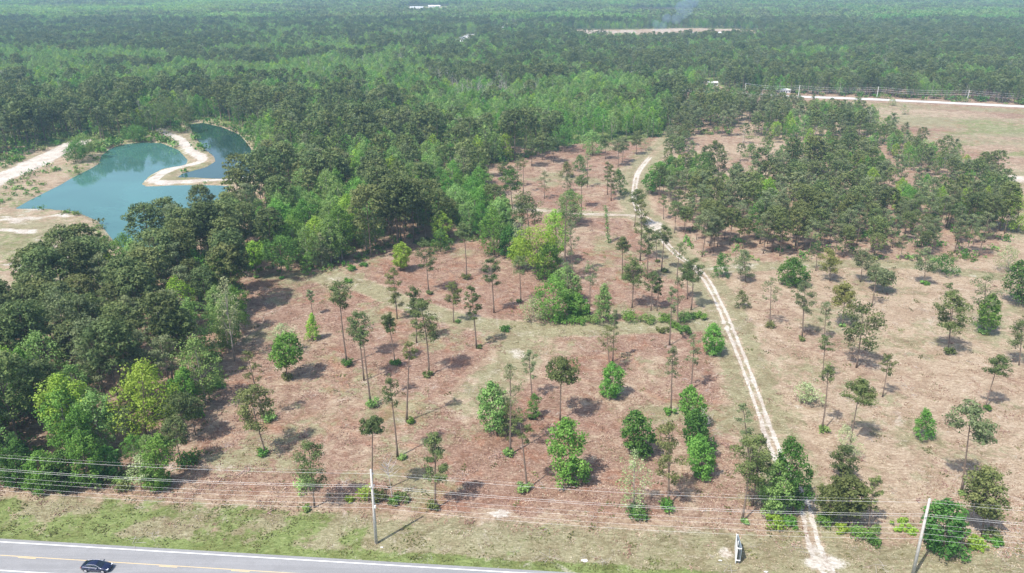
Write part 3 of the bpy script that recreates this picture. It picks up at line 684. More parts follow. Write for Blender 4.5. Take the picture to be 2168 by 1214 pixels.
# ------- rows: kind, base px, tip px, crown width px, px height of the crown's underside, material, foot shrub, label
T_ = [
('ppine',908,795,888,635,62,722,'pine',1,'tall pine with many tiers, right of the twin pines in the clearing'),
('ppine',882,726,874,611,34,668,'pine',0,'slim pine standing just behind the tall many tiered pine'),
('ppine',735,772,717,600,50,650,'pine',1,'tall leaning pine beside the grassy track end, left of the twin pines'),
('ppine',771,806,757,663,48,722,'pine',0,'left one of the twin pines standing close together'),
('spine',785,858,765,690,30,726,'pine',1,'right one of the twin pines, with the longer bare trunk'),
('ppine',836,770,818,668,32,700,'pine',1,'short crowned pine between the twin pines and the tall tiered pine'),
('ppine',841,676,831,569,38,648,'olive',0,'pine with two foliage layers just below the grassy track'),
('ppine',961,683,959,601,33,642,'olive',1,'small pine on the lower edge of the grassy track'),
('ppine',1009,738,997,605,31,676,'pine',1,'thin pine in front of the grassy track with narrow stacked crown'),
('ppine',1046,663,1038,547,34,602,'pine',0,'lone pine on pink straw behind the grassy track'),
('ppine',908,620,901,509,40,572,'pine',1,'pine standing on the pink straw before the dark wood edge'),
('umbrella',988,590,980,475,38,514,'pine',1,'pine with long bare trunk and flat crown near the wood edge'),
('spine',1103,640,1099,543,42,586,'pine',1,'open crowned pine left of the big yellow green maples'),
('spine',861,894,868,724,36,762,'olive',1,'slender pine with small crown high over the middle of the clearing'),
('spine',842,968,824,802,42,858,'pine',1,'leaning pine with small crown above the left utility pole'),
('ppine',563,962,527,822,78,900,'olive',1,'wide crowned leaning pine at the left edge of the clearing'),
('spine',562,890,522,742,42,812,'olive',1,'tall thin leaning pine behind the wide crowned leaning pine'),
('ppine',666,1075,652,935,64,1024,'pine',1,'dense full crowned pine beside the verge, left of the utility pole'),
('umbrella',788,1052,789,890,46,918,'pine',0,'slim flat topped pine right behind the left utility pole'),
('ppine',921,1078,922,918,50,1030,'pine',1,'bushy pine leaning right at its top, right of the utility pole'),
('spine',1116,1037,1100,880,44,940,'olive',1,'thin pine with small crown left of the large green oak'),
('spine',1080,962,1080,776,62,880,'sparse',1,'tall pale open pine growing through the bright bush clump'),
('broad',1052,920,1038,808,58,900,'mleaf',0,'pale green leafy tree at the left of the bush clump'),
('juniper',1073,925,1077,846,42,922,'olive',0,'dark olive juniper in front of the bush clump'),
('umbrella',1186,890,1190,768,76,812,'olive',0,'umbrella shaped pine with broad flat crown in the middle clearing'),
('spine',1127,845,1119,742,36,800,'sparse',0,'very thin pale pine left of the umbrella shaped pine'),
('bush',1130,886,1131,834,30,880,'dleaf',1,'small green oak below the very thin pale pine'),
('broad',1213,1023,1196,886,74,1016,'leaf',0,'large bright green oak in the lower middle of the clearing'),
('broad',1357,966,1348,872,62,958,'dleaf',0,'dense rounded green oak above the pale budding tree'),
('wispy',1342,1085,1343,955,66,1070,'wisp',1,'pale budding tree with hardly any leaves near the power lines'),
('ppine',1414,1070,1416,894,66,1020,'olive',1,'olive pine with three foliage tiers right of the pale budding tree'),
('broad',1488,1013,1480,920,52,1008,'leaf',0,'bright green oak below the bare grey branches'),
('broad',1482,965,1472,868,56,950,'dleaf',0,'green leafy tree crowding behind the bare grey branches'),
('broad',1472,905,1462,818,50,890,'leaf',0,'bright leafy tree at the top of the oak column'),
('dead',1487,955,1482,878,66,940,None,0,'dead tree with bare grey branches between green oaks'),
('spine',1588,1010,1572,853,44,965,'sparse',0,'narrow grey green pine at the back of the trackside group'),
('ppine',1571,1105,1594,926,72,1020,'olive',1,'tall pine with crooked branches in front of the trackside group'),
('ppine',1592,1073,1612,924,52,1030,'pine',0,'dark pine beside the dirt track in the trackside group'),
('broad',1636,1092,1650,975,62,1075,'mleaf',0,'green leafy tree leaning over the dirt track, left of two'),
('broad',1680,1088,1675,925,66,1060,'dleaf',0,'tall green leafy tree leaning over the dirt track, right of two'),
('ppine',1782,1028,1789,950,56,1008,'pine',0,'small dense pine right of the dirt track mouth'),
('round',1795,1112,1800,1012,74,1085,'olive',0,'wide dark oak beside the dirt track mouth'),
('round',1760,1110,1755,1030,44,1090,'olive',0,'small dark oak left of the wide dark oak'),
('spine',1838,1125,1853,1010,46,1080,'olive',1,'crooked pine right of the wide dark oak'),
('umbrella',1801,938,1824,808,66,858,'olive',0,'leaning pine with flat crown in the right field'),
('spine',1739,912,1752,775,44,812,'pine',1,'thin straight pine standing right of the dirt track'),
('wispy',1712,856,1710,812,58,850,'wisp',0,'low pale budding tree beside the thin straight pine'),
('wispy',1806,965,1790,900,46,960,'wisp',0,'pale yellow budding tree under the leaning flat crowned pine'),
('cone',1960,930,1961,866,42,924,'leaf',0,'small bright green conical tree alone in the right field'),
('umbrella',2035,1044,2058,862,86,936,'sparse',1,'large pine with wide open crown in the right field'),
('umbrella',2086,865,2118,757,52,800,'pine',1,'leaning dark pine near the right edge of the picture'),
('round',2079,1134,2090,990,72,1092,'olive',1,'dense rounded dark oak at the lower right by the power lines'),
('broad',1996,1167,2006,1062,82,1160,'dleaf',0,'big bright leafy tree right of the right utility pole'),
('spine',1868,841,1880,751,38,796,'olive',0,'small pine with two tiers in the middle of the right field'),
('ppine',1813,779,1829,650,82,732,'pine',0,'large spreading pine in the right field'),
('umbrella',1783,692,1788,605,58,656,'gold',1,'yellowish pine behind the large spreading pine'),
('ppine',2006,748,2020,627,70,700,'olive',1,'wide pine with reddish tinge at the far right'),
('spine',2012,690,2011,603,30,632,'pine',0,'small dark pine crown behind the wide pine at far right'),
('spine',2081,705,2088,588,62,660,'sparse',1,'tall grey pine beside the pale stemmed green tree'),
('broad',2084,708,2104,622,42,672,'leaf',1,'green leafy tree with pale stem at the far right'),
('ppine',2157,774,2166,682,48,740,'pine',0,'pine cut by the right edge of the picture'),
('round',2162,646,2160,552,58,640,'dleaf',0,'dark dense oak at the right edge of the picture'),
('wispy',2133,577,2137,520,54,570,'wisp',0,'pale green budding tree near the right edge, behind the field path'),
('ppine',1698,718,1706,598,42,662,'sparse',1,'grey pine behind the field with leafy base'),
('spine',1629,692,1633,591,40,642,'sparse',1,'open grey pine right of the dirt track bend'),
('bush',1572,652,1571,616,30,650,'olive',0,'low dark bush right of the dirt track bend'),
('broad',1680,605,1682,547,56,600,'dleaf',0,'bright round oak in front of the pine stand'),
('juniper',1525,588,1528,536,34,586,'dleaf',0,'dark juniper where the field path leaves the dirt track'),
('ppine',1578,597,1574,530,40,584,'sparse',0,'grey pine beside the dark juniper'),
('spine',1727,574,1731,512,36,548,'pine',0,'pine directly before the pine stand on the field path'),
('ppine',1757,596,1755,530,44,576,'gold',0,'yellowish pine below the field path'),
('ppine',1821,598,1827,533,42,566,'sparse',0,'grey pine with thick trunk below the field path'),
('round',1870,620,1865,570,46,600,'sparse',0,'pale leafy oak beside two thin leaning trunks'),
('spine',1846,648,1857,560,34,600,'sparse',0,'thin leaning pine below the field path'),
('ppine',1957,603,1961,530,42,576,'sparse',1,'grey pine with a dark bush at its foot, right of the field path'),
('bush',2003,582,1998,540,48,578,'dleaf',0,'dark green bush on the field path at right'),
('spine',1743,720,1749,638,34,690,'sparse',0,'thin grey pine left of the yellowish pine'),
('spine',1741,802,1748,714,40,744,'pine',0,'slim pine left of the large spreading pine'),
('broad',1158,592,1160,515,54,584,'leaf',0,'fresh green tree standing before the yellow green maples, right of the front one'),
('broad',1206,640,1199,562,50,634,'mleaf',0,'pale green tree squeezed between the grove and the large bright green tree'),
('round',1098,572,1102,500,44,560,'yleaf',0,'small yellow green tree at the left foot of the middle grove'),
('broad',1222,672,1220,622,44,668,'leaf',0,'low bright green tree left of the conical tree'),
('broad',1078,545,1080,478,44,538,'dleaf',0,'dark green tree between the bright green tree and the middle grove'),
('vine',1288,515,1281,432,11,500,'dleaf',0,'narrow snag wrapped in green vines beside the track branch'),
('umbrella',1317,590,1318,503,33,540,'pine',1,'small round topped pine in the pink clearing below the snag'),
('ppine',1338,652,1339,551,50,602,'olive',0,'broad pine with drooping branches above the shrub row'),
('ppine',1355,553,1357,424,36,500,'olive',0,'tall pine left of the track junction'),
('ppine',1343,480,1351,404,36,430,'pine',0,'dark pine at the track junction'),
('ppine',1371,590,1376,484,40,540,'pine',0,'dense pine left of the dirt track bend'),
('ppine',1400,575,1408,479,32,516,'pine',1,'dark pine standing over the white dirt track'),
('spine',1390,553,1391,490,25,520,'sparse',1,'small grey pine behind the dark pine by the track'),
('spine',1433,592,1441,516,32,545,'pine',0,'thin pine with flat crown crossing the dirt track'),
('ppine',1463,657,1467,550,42,600,'pine',0,'dark pine overlapping the dirt track at the field path junction'),
('ppine',1455,634,1453,560,30,595,'pine',0,'pine just left of the one at the junction'),
('ppine',1378,658,1381,577,34,616,'pine',0,'small pine behind the shrub row'),
('spine',1391,658,1396,590,20,625,'pine',0,'slim short pine beside the small pine behind the shrub row'),
('spine',1434,694,1435,588,40,675,'sparse',1,'tall ragged grey pine right of the shrub row'),
('spine',1417,732,1423,608,26,665,'sparse',0,'thin grey pine on the lower side of the grassy track'),
('cone',1277,684,1280,602,44,680,'mleaf',0,'conical fresh green tree in the shrub row'),
('spine',1292,789,1285,694,48,748,'olive',0,'twin trunked pine below the grassy track, left trunk'),
('spine',1297,767,1301,656,24,712,'sparse',0,'thin grey pine behind the twin trunked pine'),
('broad',1512,752,1511,685,40,745,'leaf',0,'fresh green oval tree left of the dirt track'),
('round',1138,586,1138,482,84,560,'yleaf',0,'large yellow green maple at the front of the middle grove'),
('wispy',1110,556,1100,460,46,535,'wisp',0,'pale yellow budding tree on the left of the middle grove'),
('round',1180,562,1174,444,48,540,'yleaf',0,'tall yellow green maple at the right of the middle grove'),
('ppine',1125,540,1113,414,60,470,'pine',0,'dark pine rising behind the yellow green maples'),
('spine',1198,590,1202,410,46,540,'sparse',0,'tall grey green pine at the right edge of the middle grove'),
('spine',1213,595,1206,476,42,560,'sparse',0,'grey pine in front of the tall one at the grove edge'),
('broad',1047,540,1042,440,56,532,'leaf',0,'bright green tree at the left of the middle grove'),
('broad',1170,678,1174,586,74,672,'leaf',0,'large bright green tree at the end of the shrub row'),
('wispy',1132,682,1124,636,56,676,'wisp',0,'pale budding willow leaning left beside the large bright green tree'),
('spine',1205,668,1199,552,34,620,'sparse',0,'slim grey pine behind the large bright green tree'),
('spine',1248,664,1250,560,38,604,'sparse',0,'open grey pine left of the conical green tree'),
('spine',1420,875,1424,735,42,800,'sparse',1,'tall open pine in the middle right of the clearing'),
('spine',1463,825,1470,710,38,775,'sparse',0,'grey ragged pine above the oak column'),
('broad',1296,842,1297,768,46,836,'leaf',0,'small bright green oak right of the umbrella shaped pine'),
('spine',662,668,655,614,17,640,'sparse',0,'small thin pine at the upper left of the clearing'),
('cone',663,720,660,664,28,716,'yleaf',0,'small yellow green conical tree at the left of the clearing'),
('round',608,803,604,706,60,775,'leaf',1,'green oak near the left edge of the clearing'),
('wispy',604,750,592,686,48,730,'wisp',0,'pale budding branches behind the green oak at the left edge'),
('round',597,590,592,504,70,560,'dleaf',1,'large dark green oak on the wood edge at the left'),
('round',543,589,532,512,44,560,'yleaf',1,'yellow green maple left of the large dark green oak'),
('broad',682,565,676,494,36,555,'wisp',0,'pale leafy tree right of the large dark green oak'),
('column',652,585,650,534,24,580,'leaf',0,'narrow green tree leaning on the pale leafy tree'),
('round',848,574,851,514,36,566,'yleaf',0,'yellow topped leafy tree at the wood edge'),
('bush',932,534,933,486,42,530,'dleaf',0,'round deep green tree at the wood edge above the pink straw'),
('wispy',497,765,472,585,54,700,'wisp',0,'pale tall budding tree at the right edge of the left wood'),
('broad',310,930,300,765,118,880,'yleaf',0,'huge bright yellow green maple in the lower left wood'),
('broad',385,880,388,778,50,860,'leaf',0,'teal green tree right of the huge yellow green maple'),
('broad',190,1033,165,912,54,1026,'leaf',0,'bright green tree in the lower left wood edge, tallest of the row'),
('broad',328,1033,333,918,58,1026,'leaf',0,'bright green tree at the right end of the lower left wood edge'),
('wispy',300,1035,296,965,58,1025,'wisp',0,'pale budding tree at the lower left wood edge'),
('broad',35,1032,32,930,56,1026,'dleaf',0,'green leafy tree at the far left of the wood edge'),
('broad',90,1040,78,957,58,1034,'leaf',0,'rounded leafy tree second from the left in the wood edge'),
('broad',134,1038,124,956,62,1032,'dleaf',0,'deep green leafy tree third from the left in the wood edge'),
('round',226,1012,220,948,54,1005,'dleaf',0,'dark leafy tree between the bright wood edge trees'),
('ppine',1034,376,1033,302,36,345,'pine',0,'tall pine at the left edge of the upper clearing'),
('ppine',1070,394,1069,346,32,372,'olive',0,'short pine at the left of the upper clearing'),
('ppine',1085,442,1078,362,42,405,'dleaf',0,'dark dense pine in the left of the upper clearing'),
('spine',1097,396,1095,338,26,375,'sparse',0,'grey pine in the left of the upper clearing'),
('spine',1108,410,1107,336,22,355,'olive',0,'thin pine with long bare trunk in the upper clearing'),
('ppine',1126,353,1126,296,40,328,'pine',0,'broad dark pine on the upper clearing edge, left of three'),
('ppine',1148,339,1148,284,36,312,'pine',0,'broad dark pine on the upper clearing edge, middle of three'),
('ppine',1172,345,1171,292,36,318,'pine',0,'broad dark pine on the upper clearing edge, right of three'),
('round',1196,322,1193,268,56,305,'dleaf',0,'broad dark oak at the top of the upper clearing'),
('broad',1255,328,1253,277,48,322,'mleaf',0,'fresh green oak at the top of the upper clearing'),
('ppine',1282,338,1282,288,30,310,'pine',0,'pine right of the fresh green oak in the upper clearing'),
('ppine',1309,353,1309,296,28,322,'sparse',0,'left of two grey pines at the top right of the upper clearing'),
('ppine',1317,345,1321,292,30,318,'sparse',0,'right of two grey pines at the top right of the upper clearing'),
('ppine',1348,328,1348,282,28,308,'pine',0,'pine at the top right corner of the upper clearing'),
('wispy',1366,319,1366,284,32,316,'wisp',0,'pale tree at the top right corner of the upper clearing'),
('juniper',1200,376,1199,343,29,374,'olive',0,'left one of two round junipers in the upper clearing'),
('juniper',1228,363,1228,329,30,361,'dleaf',0,'right one of two round junipers in the upper clearing'),
('spine',1243,397,1243,331,22,380,'sparse',0,'ragged thin pine right of the round junipers'),
('spine',1153,421,1153,364,28,405,'sparse',0,'grey pine in the middle of the upper clearing'),
('umbrella',1231,441,1231,373,32,398,'pine',0,'dark pine with flat crown in the middle of the upper clearing'),
('spine',1201,405,1200,378,26,398,'sparse',0,'small ragged grey pine left of the flat crowned pine'),
('spine',1286,413,1286,342,20,385,'pine',0,'slim pine on the right of the upper clearing'),
('ppine',1294,426,1294,350,24,400,'olive',0,'taller slim pine beside the slim one in the upper clearing'),
('juniper',1315,414,1309,358,32,412,'dleaf',0,'dark leaning juniper left of the dirt track'),
('round',1380,412,1384,364,42,404,'dleaf',0,'round green oak right of the dirt track, nearest of three'),
('round',1402,394,1397,344,46,386,'leaf',0,'round green oak right of the dirt track, middle of three'),
('round',1424,378,1424,334,42,370,'dleaf',0,'round green oak right of the dirt track, farthest of three'),
('spine',1405,465,1405,414,22,440,'pine',0,'thin pine right of the track junction'),
('broad',1206,478,1207,402,52,455,'mleaf',0,'pale green leafy tree behind the middle grove'),
('broad',1075,500,1066,412,36,480,'mleaf',0,'pale grey green tree behind the left of the middle grove'),
('broad',1025,475,1020,391,42,462,'leaf',0,'fresh green tree at the right corner of the dark wood'),
('dead',831,1060,819,984,42,1010,None,1,'leafless grey sapling right of the left utility pole'),
('spine',1562,384,1562,345,28,360,'pine',0,'short pine in the small clearing above the pine stand'),
('bush',1561,382,1560,348,32,380,'dleaf',0,'round green bush in the small clearing above the pine stand'),
('juniper',1590,335,1592,305,34,333,'dleaf',0,'dark evergreen clump in the small clearing above the pine stand'),
('ppine',1522,412,1516,300,40,370,'pine',0,'tall pine left in the small clearing above the pine stand'),
('round',1490,392,1490,325,50,380,'dleaf',0,'dark green oak left in the small clearing above the pine stand'),
('broad',2152,492,2155,405,66,480,'yleaf',0,'bright green tree at the right edge beyond the pine stand'),
('broad',2060,470,2050,398,48,455,'yleaf',0,'yellow green tree at the back right of the pine stand'),
('wispy',1891,224,1890,208,18,223,'wisp',0,'left of two small trees in the far open field'),
('wispy',1915,243,1916,221,16,242,'wisp',0,'right of two small trees in the far open field'),
('round',180,335,172,285,56,328,'mleaf',0,'bright topped tree clump on the left bank of the pond'),
('round',160,345,158,300,44,340,'dleaf',0,'dark tree clump on the left bank of the pond'),
('round',285,300,283,268,46,296,'dleaf',0,'dark bushy tree at the back of the pond'),
('ppine',330,285,335,222,60,262,'pine',0,'broad pine behind the sandy causeway, left of the pair'),
('ppine',397,280,394,228,40,256,'pine',0,'round pine at the start of the right pond'),
('ppine',363,278,358,212,50,250,'pine',0,'tall broad pine above the sandy causeway'),
]
FIELD = []          # world positions of the mapped trees
usedw = []
def place_rows():
    sd = 100
    for kind, bx, by, tx, ty, wpx, yb, mat, foot, lab in T_:
        sd += 1
        X, Y = gp(bx, by)
        tip = at_y(tx, ty, Y + .0)
        h = tip[2]; dep = to_px(X, Y)[2]
        cw = wpx / FPX * dep * 1.16
        zbh = at_y(bx, yb, Y)[2]
        if kind in ('pine', 'ppine', 'umbrella', 'spine'): zbh = max(zbh, h * .18); zbh = min(zbh, h * .85)
        else: zbh = max(zbh * .4 if kind in ('broad', 'cone', 'column', 'juniper', 'bush') else zbh, .15)
        nm, cat = {'ppine': ('pine_tree', 'pine tree'), 'pine': ('pine_tree', 'pine tree'), 'spine': ('pine_tree', 'pine tree'), 'umbrella': ('pine_tree', 'pine tree'),
                   'juniper': ('juniper_tree', 'juniper'), 'bush': ('bushy_tree', 'tree'), 'dead': ('dead_tree', 'dead tree'), 'vine': ('vine_covered_snag', 'snag')}.get(kind, ('broadleaf_tree', 'tree'))
        lod = 1.0 if dep < 330 else .75
        bark = 'bark' if nm == 'pine_tree' else ('dead' if kind == 'dead' else ('lbark' if mat in ('wisp', 'sparse') or 'pale stem' in lab else 'bark'))
        make_tree(nm, kind, (X, Y, 0), h, cw, zbh, sd, mat, lab, cat, top=(tip[0] - X, 0), bark=bark, lod=lod)
        FIELD.append((X, Y)); usedw.append(cw)
        if foot:
            rng = np.random.RandomState(sd + 5000)
            r = .9 + rng.rand() * .9
            short = lab.split(',')[0]
            wds = ('low green shrub at the foot of the ' + short).split()
            l2 = ' '.join(wds[:16])
            shrub((X + rng.normal() * .5, Y - .4 + rng.normal() * .3), r * 2, r * (.9 + .5 * rng.rand()), sd + 7000, rng.choice(['leaf', 'dleaf', 'olive', 'mleaf']), l2, 'shrubs at the feet of trees')
def shrub(xy, wd, h, seed, mat, label, group=None, dens=34):
    rng = np.random.RandomState(seed); k = max(5, int(9 * wd / 2.4))
    a = rng.rand(k) * 6.28; q = np.sqrt(rng.rand(k)) * wd * .36
    C = np.stack([np.cos(a) * q, np.sin(a) * q, h * (.3 + .42 * rng.rand(k)) * (1.1 - q / wd)], 1)
    V, F, T = foliage(C, np.full(k, max(.3, h * .34)), dens, .30, rng, flat=.9, jitter=.8, elong=1.1)
    V[:, 2] = np.maximum(V[:, 2], .02)
    o = obj('shrub', crown_mesh('shrub', V, F, T, M[mat]), None, (xy[0], xy[1], 0))
    tag(o, label, 'shrub', group); return o
place_rows()
# single shrubs: px, py, width px, height m, material, label
for i, (px, py, wp, hh, mt, lb) in enumerate([
 (1331, 680, 42, 2.6, 'leaf', 'round bright green shrub in the shrub row, right of the conical tree'),
 (1372, 682, 42, 1.8, 'mleaf', 'wide low shrub in the middle of the shrub row'),
 (1408, 681, 40, 1.7, 'leaf', 'low bright shrub right of the middle of the shrub row'),
 (1450, 678, 40, 2.0, 'mleaf', 'shrub at the right of the shrub row, below the pines'),
 (1480, 674, 38, 1.5, 'leaf', 'last low shrub at the right end of the shrub row'),
 (1190, 682, 40, 1.9, 'leaf', 'shrub at the left end of the shrub row'),
 (1222, 684, 44, 1.8, 'leaf', 'shrub second from the left end of the shrub row'),
 (1250, 683, 40, 1.8, 'mleaf', 'shrub left of the conical tree in the shrub row'),
 (1403, 702, 34, 1.0, 'olive', 'low olive shrub below the shrub row, on the grassy track edge'),
 (1450, 703, 42, 1.2, 'dleaf', 'low dark shrub below the right end of the shrub row'),
 (1640, 1115, 44, 1.7, 'yleaf', 'low yellowish shrub left of the dirt track mouth'),
 (1672, 1112, 34, 1.5, 'leaf', 'low green shrub touching the left side of the dirt track mouth'),
 (1752, 1112, 46, 1.9, 'leaf', 'low green shrub on the right side of the dirt track mouth'),
 (1778, 1124, 34, 1.3, 'yleaf', 'small yellowish shrub right of the dirt track mouth'),
 (1818, 1142, 36, 2.0, 'leaf', 'green shrub in front of the crooked pine'),
 (1848, 1150, 34, 1.4, 'dleaf', 'dark low shrub right of the green shrub by the crooked pine'),
 (1912, 1118, 60, .9, 'yleaf', 'flat strip of yellowish shrubs left of the right utility pole'),
 (2066, 1158, 44, 1.3, 'yleaf', 'low yellowish shrub right of the big leafy tree by the pole'),
 (2100, 1150, 40, 1.0, 'leaf', 'low green shrub at the lower right corner'),
 (706, 705 - 90, 18, .9, 'mleaf', 'small green shrub left of the grassy track end'),
 (738, 598, 20, 1.2, 'leaf', 'small green shrub at the left end of the grassy track'),
 (745, 572, 24, 1.3, 'leaf', 'bright shrub on the wood edge above the grassy track end'),
 (770, 565, 20, 1.2, 'dleaf', 'dark shrub on the wood edge above the grassy track end'),
 (1068, 700, 26, 1.2, 'dleaf', 'small dark shrub just below the grassy track'),
 (740, 1062, 18, 1.0, 'yleaf', 'small bright shrub left of the left utility pole'),
 (775, 1058, 24, 2.6, 'yleaf', 'upright yellow green shrub at the base of the flat topped pine'),
 (800, 1058, 40, 1.6, 'olive', 'dark low shrub behind the left utility pole'),
 (845, 1062, 50, 1.0, 'olive', 'wide low olive shrub right of the leafless sapling'),
 (650, 1040, 40, 2.6, 'mleaf', 'pale leafy shrub under the dense full crowned pine'),
 (460, 825, 46, 1.8, 'dleaf', 'dark shrub at the shaded corner of the left wood'),
 (395, 985, 50, 2.2, 'dleaf', 'deep green shrub at the front corner of the left wood'),
 (440, 990, 0, 0, '', ''),
 (265, 1040, 34, 1.6, 'olive', 'small dark shrub before the lower left wood edge'),
 (345, 1035, 30, 2.0, 'leaf', 'bright shrub at the right end of the lower left wood edge'),
 (5, 1022, 30, 2.0, 'olive', 'dark shrub at the far left below the wood edge'),
 (1348, 1094, 52, 2.0, 'dleaf', 'spreading dark shrub under the pale budding tree'),
 (1414, 1082, 24, 2.0, 'leaf', 'upright green shrub at the foot of the olive pine with three tiers'),
 (40, 735, 90, 4.5, 'leaf', 'broad bright green thicket behind the tall bare trunks at the left edge'),
]):
    if not wp: continue
    X, Y = gp(px, py); shrub((X, Y), wp / FPX * to_px(X, Y)[2] * 1.15, hh * 1.35, 900 + i, mt, lb)
FIELD_A = np.array(FIELD)
# ------------------------------------------------------------------ woods
rg = np.random.RandomState(77)
def forest_points():
    """jittered grid over the visible wedge -> arrays x, y, species, height scale, zone"""
    out = []
    y = 95.0
    XS = []; YS = []
    while y < 1450:
        s = 6.2 if y < 700 else 6.6
        wdt = .80 * y + 70
        xs = np.arange(-wdt, wdt, s); XS.append(xs + rg.uniform(-.42, .42, len(xs)) * s); YS.append(y + rg.uniform(-.42, .42, len(xs)) * s)
        y += s * .95
    X = np.concatenate(XS); Y = np.concatenate(YS)
    px, py, d = to_px(X, Y)
    fl = inpoly(px, py, FOREST_L) & ~inpoly(px, py, POND_CLEAR)
    inw = inpoly(X, Y, W_PL) | inpoly(X, Y, W_PR)
    roady = road_y(px)
    back = np.where(px < 1430, py < 189, py < roady - 4)
    sr = inpoly(px, py, STAND_R)
    pn = inpoly(px, py, PATCH_N); hr = inpoly(px, py, HEDGE_R); om = inpoly(px, py, OPEN_MID)
    cl = np.zeros(X.shape, bool)
    for c in CLEAR_FAR: cl |= inpoly(px, py, c) & (Y > 600)
    r = rg.rand(len(X)); nz = fnoise(X, Y, 22, 71); nz2 = fnoise(X, Y, 40, 73)
    keep = (fl & (rg.rand(len(X)) < .74)) | (back & (rg.rand(len(X)) < .97))
    keep |= sr & (r < .90) & (nz > .26) & ~inpoly(px, py, [(1935, 378), (2010, 372), (2030, 425), (1945, 428)])
    keep |= pn & (r < .92) & (nz > .36)
    keep |= hr & (r < .85)
    keep |= inpoly(px, py, [(1385, 302), (1430, 240), (1450, 205), (1640, 215), (1640, 235), (1500, 240), (1480, 300), (1440, 330)]) & (r < .8)
    keep |= om & (r < .15)
    keep |= inpoly(px, py, [(1400, 345), (1440, 330), (1500, 360), (1500, 400), (1470, 430), (1420, 440), (1385, 420)]) & (r < .7)
    keep |= inpoly(px, py, [(1390, 440), (1440, 425), (1470, 470), (1480, 545), (1440, 520), (1410, 480)]) & (r < .45)
    keep &= ~(back & cl) & ~inw
    # keep the left-edge glade and the track lane open
    keep &= ~inpoly(px, py, [(-300, 600), (-20, 600), (60, 640), (90, 690), (70, 735), (20, 740), (-300, 760)])
    keep &= dline(X, Y, W_TRACK) > np.where(py < 322, 1.8, 5.0)
    keep &= ~((dline(X, Y, W_SR) < 11))
    if len(FIELD_A):
        for fx, fy in FIELD_A: keep &= np.hypot(X - fx, Y - fy) > 3.0
    X, Y, px, py, d = X[keep], Y[keep], px[keep], py[keep], d[keep]
    fl, back, sr, pn, hr, om = fl[keep], back[keep], sr[keep], pn[keep], hr[keep], om[keep]
    # species: 0 pine 1 olive pine 2 broadleaf 3 yellow broadleaf 4 muted broadleaf 5 grey bare
    n = len(X); q = fnoise(X, Y, 38, 81) * .55 + fnoise(X, Y, 13, 83) * .45; r = rg.rand(n); r2 = rg.rand(n)
    pb = np.where((py < 200) & (px < 1300), .50, np.where(py < 200, .36, .25))
    pb = np.where(fl & (py > 430), .17, pb)
    pb = np.where(fl & inpoly(px, py, [(790, 262), (870, 222), (1000, 205), (1250, 195), (1400, 205), (1430, 260), (1380, 300), (1230, 300), (1120, 318), (1040, 320), (960, 300), (850, 290)]), .82, pb)
    pb = np.where(inpoly(px, py, [(480, 330), (560, 290), (620, 330), (560, 400), (500, 420)]), .45, pb)
    pb = np.where(inpoly(px, py, [(-400, 222), (-400, 128), (200, 122), (420, 128), (560, 112), (700, 112), (900, 122), (960, 165), (1010, 190), (950, 232), (800, 222), (640, 232), (470, 240), (330, 222), (180, 222)]), np.where(fnoise(X, Y * 2.2, 120, 99) > .70, .3, .92), pb)
    pb = np.where(inpoly(px, py, [(900, 160), (1150, 150), (1200, 200), (1050, 215), (920, 210)]), .35, pb)
    pb = np.where(inpoly(px, py, [(230, 250), (330, 215), (560, 205), (560, 262), (400, 260)]), .60, pb)
    pb = np.where(inpoly(px, py, [(1460, 100), (2300, 90), (2300, 170), (1700, 190), (1460, 170)]), .34, pb)
    for pg, v in (([(330, 560), (520, 540), (530, 720), (330, 660)], .55), ([(560, 440), (780, 440), (840, 560), (600, 585)], .50), ([(880, 360), (1080, 340), (1080, 520), (930, 520)], .50),
                  ([(0, 600), (420, 600), (420, 930), (0, 960)], .12), ([(0, 960), (420, 930), (430, 1030), (0, 1035)], .55), ([(440, 700), (520, 600), (520, 780), (450, 860)], .45), ([(200, 590), (330, 560), (330, 640), (220, 680)], .42), ([(600, 330), (760, 300), (800, 380), (640, 400)], .36)):
        pb = np.where(fl & inpoly(px, py, pg), v, pb)
    pb = np.where(sr, .16, pb); pb = np.where(pn | om, .25, pb); pb = np.where(hr, .45, pb)
    isb = (q + (r - .5) * .16) > np.interp(pb, [0, .16, .35, .6, .82, 1], [.9, .575, .51, .46, .35, .2])
    sp = np.where(isb, np.where(r2 < .42, 2, np.where(r2 < .58, 3, 4)), np.where(r2 < .50, 0, np.where(r2 < .78, 1, 6)))
    sp = np.where(back & isb & (px < 1000), np.where(r2 < .15, 2, np.where(r2 < .36, 3, 4)), sp)
    sp = np.where((sr | hr | pn) & ~isb, np.where(r2 < .30, 1, np.where(r2 < .90, 6, 0)), sp)
    sp = np.where(back & ~isb & (px > 1300), np.where(r2 < .45, 1, np.where(r2 < .8, 6, 0)), sp)
    sp = np.where((r > .985) & (py < 320), 5, sp)
    gb = inpoly(px, py, [(960, 215), (1140, 205), (1150, 235), (1000, 240)]) | inpoly(px, py, [(900, 175), (1080, 172), (1060, 200), (920, 205)])
    sp = np.where(gb & (r < .30), 5, sp)
    hs = np.where(fl, np.where(py < 300, .92, 1.0), np.where(sr, .70, np.where(back, .76, np.where((py < 300) & ((px < 1440) | (py > 255)), .85, .60))))
    hs = np.where(inpoly(px, py, [(225, 895), (420, 895), (420, 1010), (225, 1010)]), .5, hs)
    hs = hs * np.where(np.isin(sp, (2, 3, 4)), .88, 1.0)
    hs = np.where(sr, hs * rg.uniform(.75, 1.2, n), hs)
    hs *= (.74 + .42 * fnoise(X, Y, 30, 91)) * rg.uniform(.78, 1.18, n)
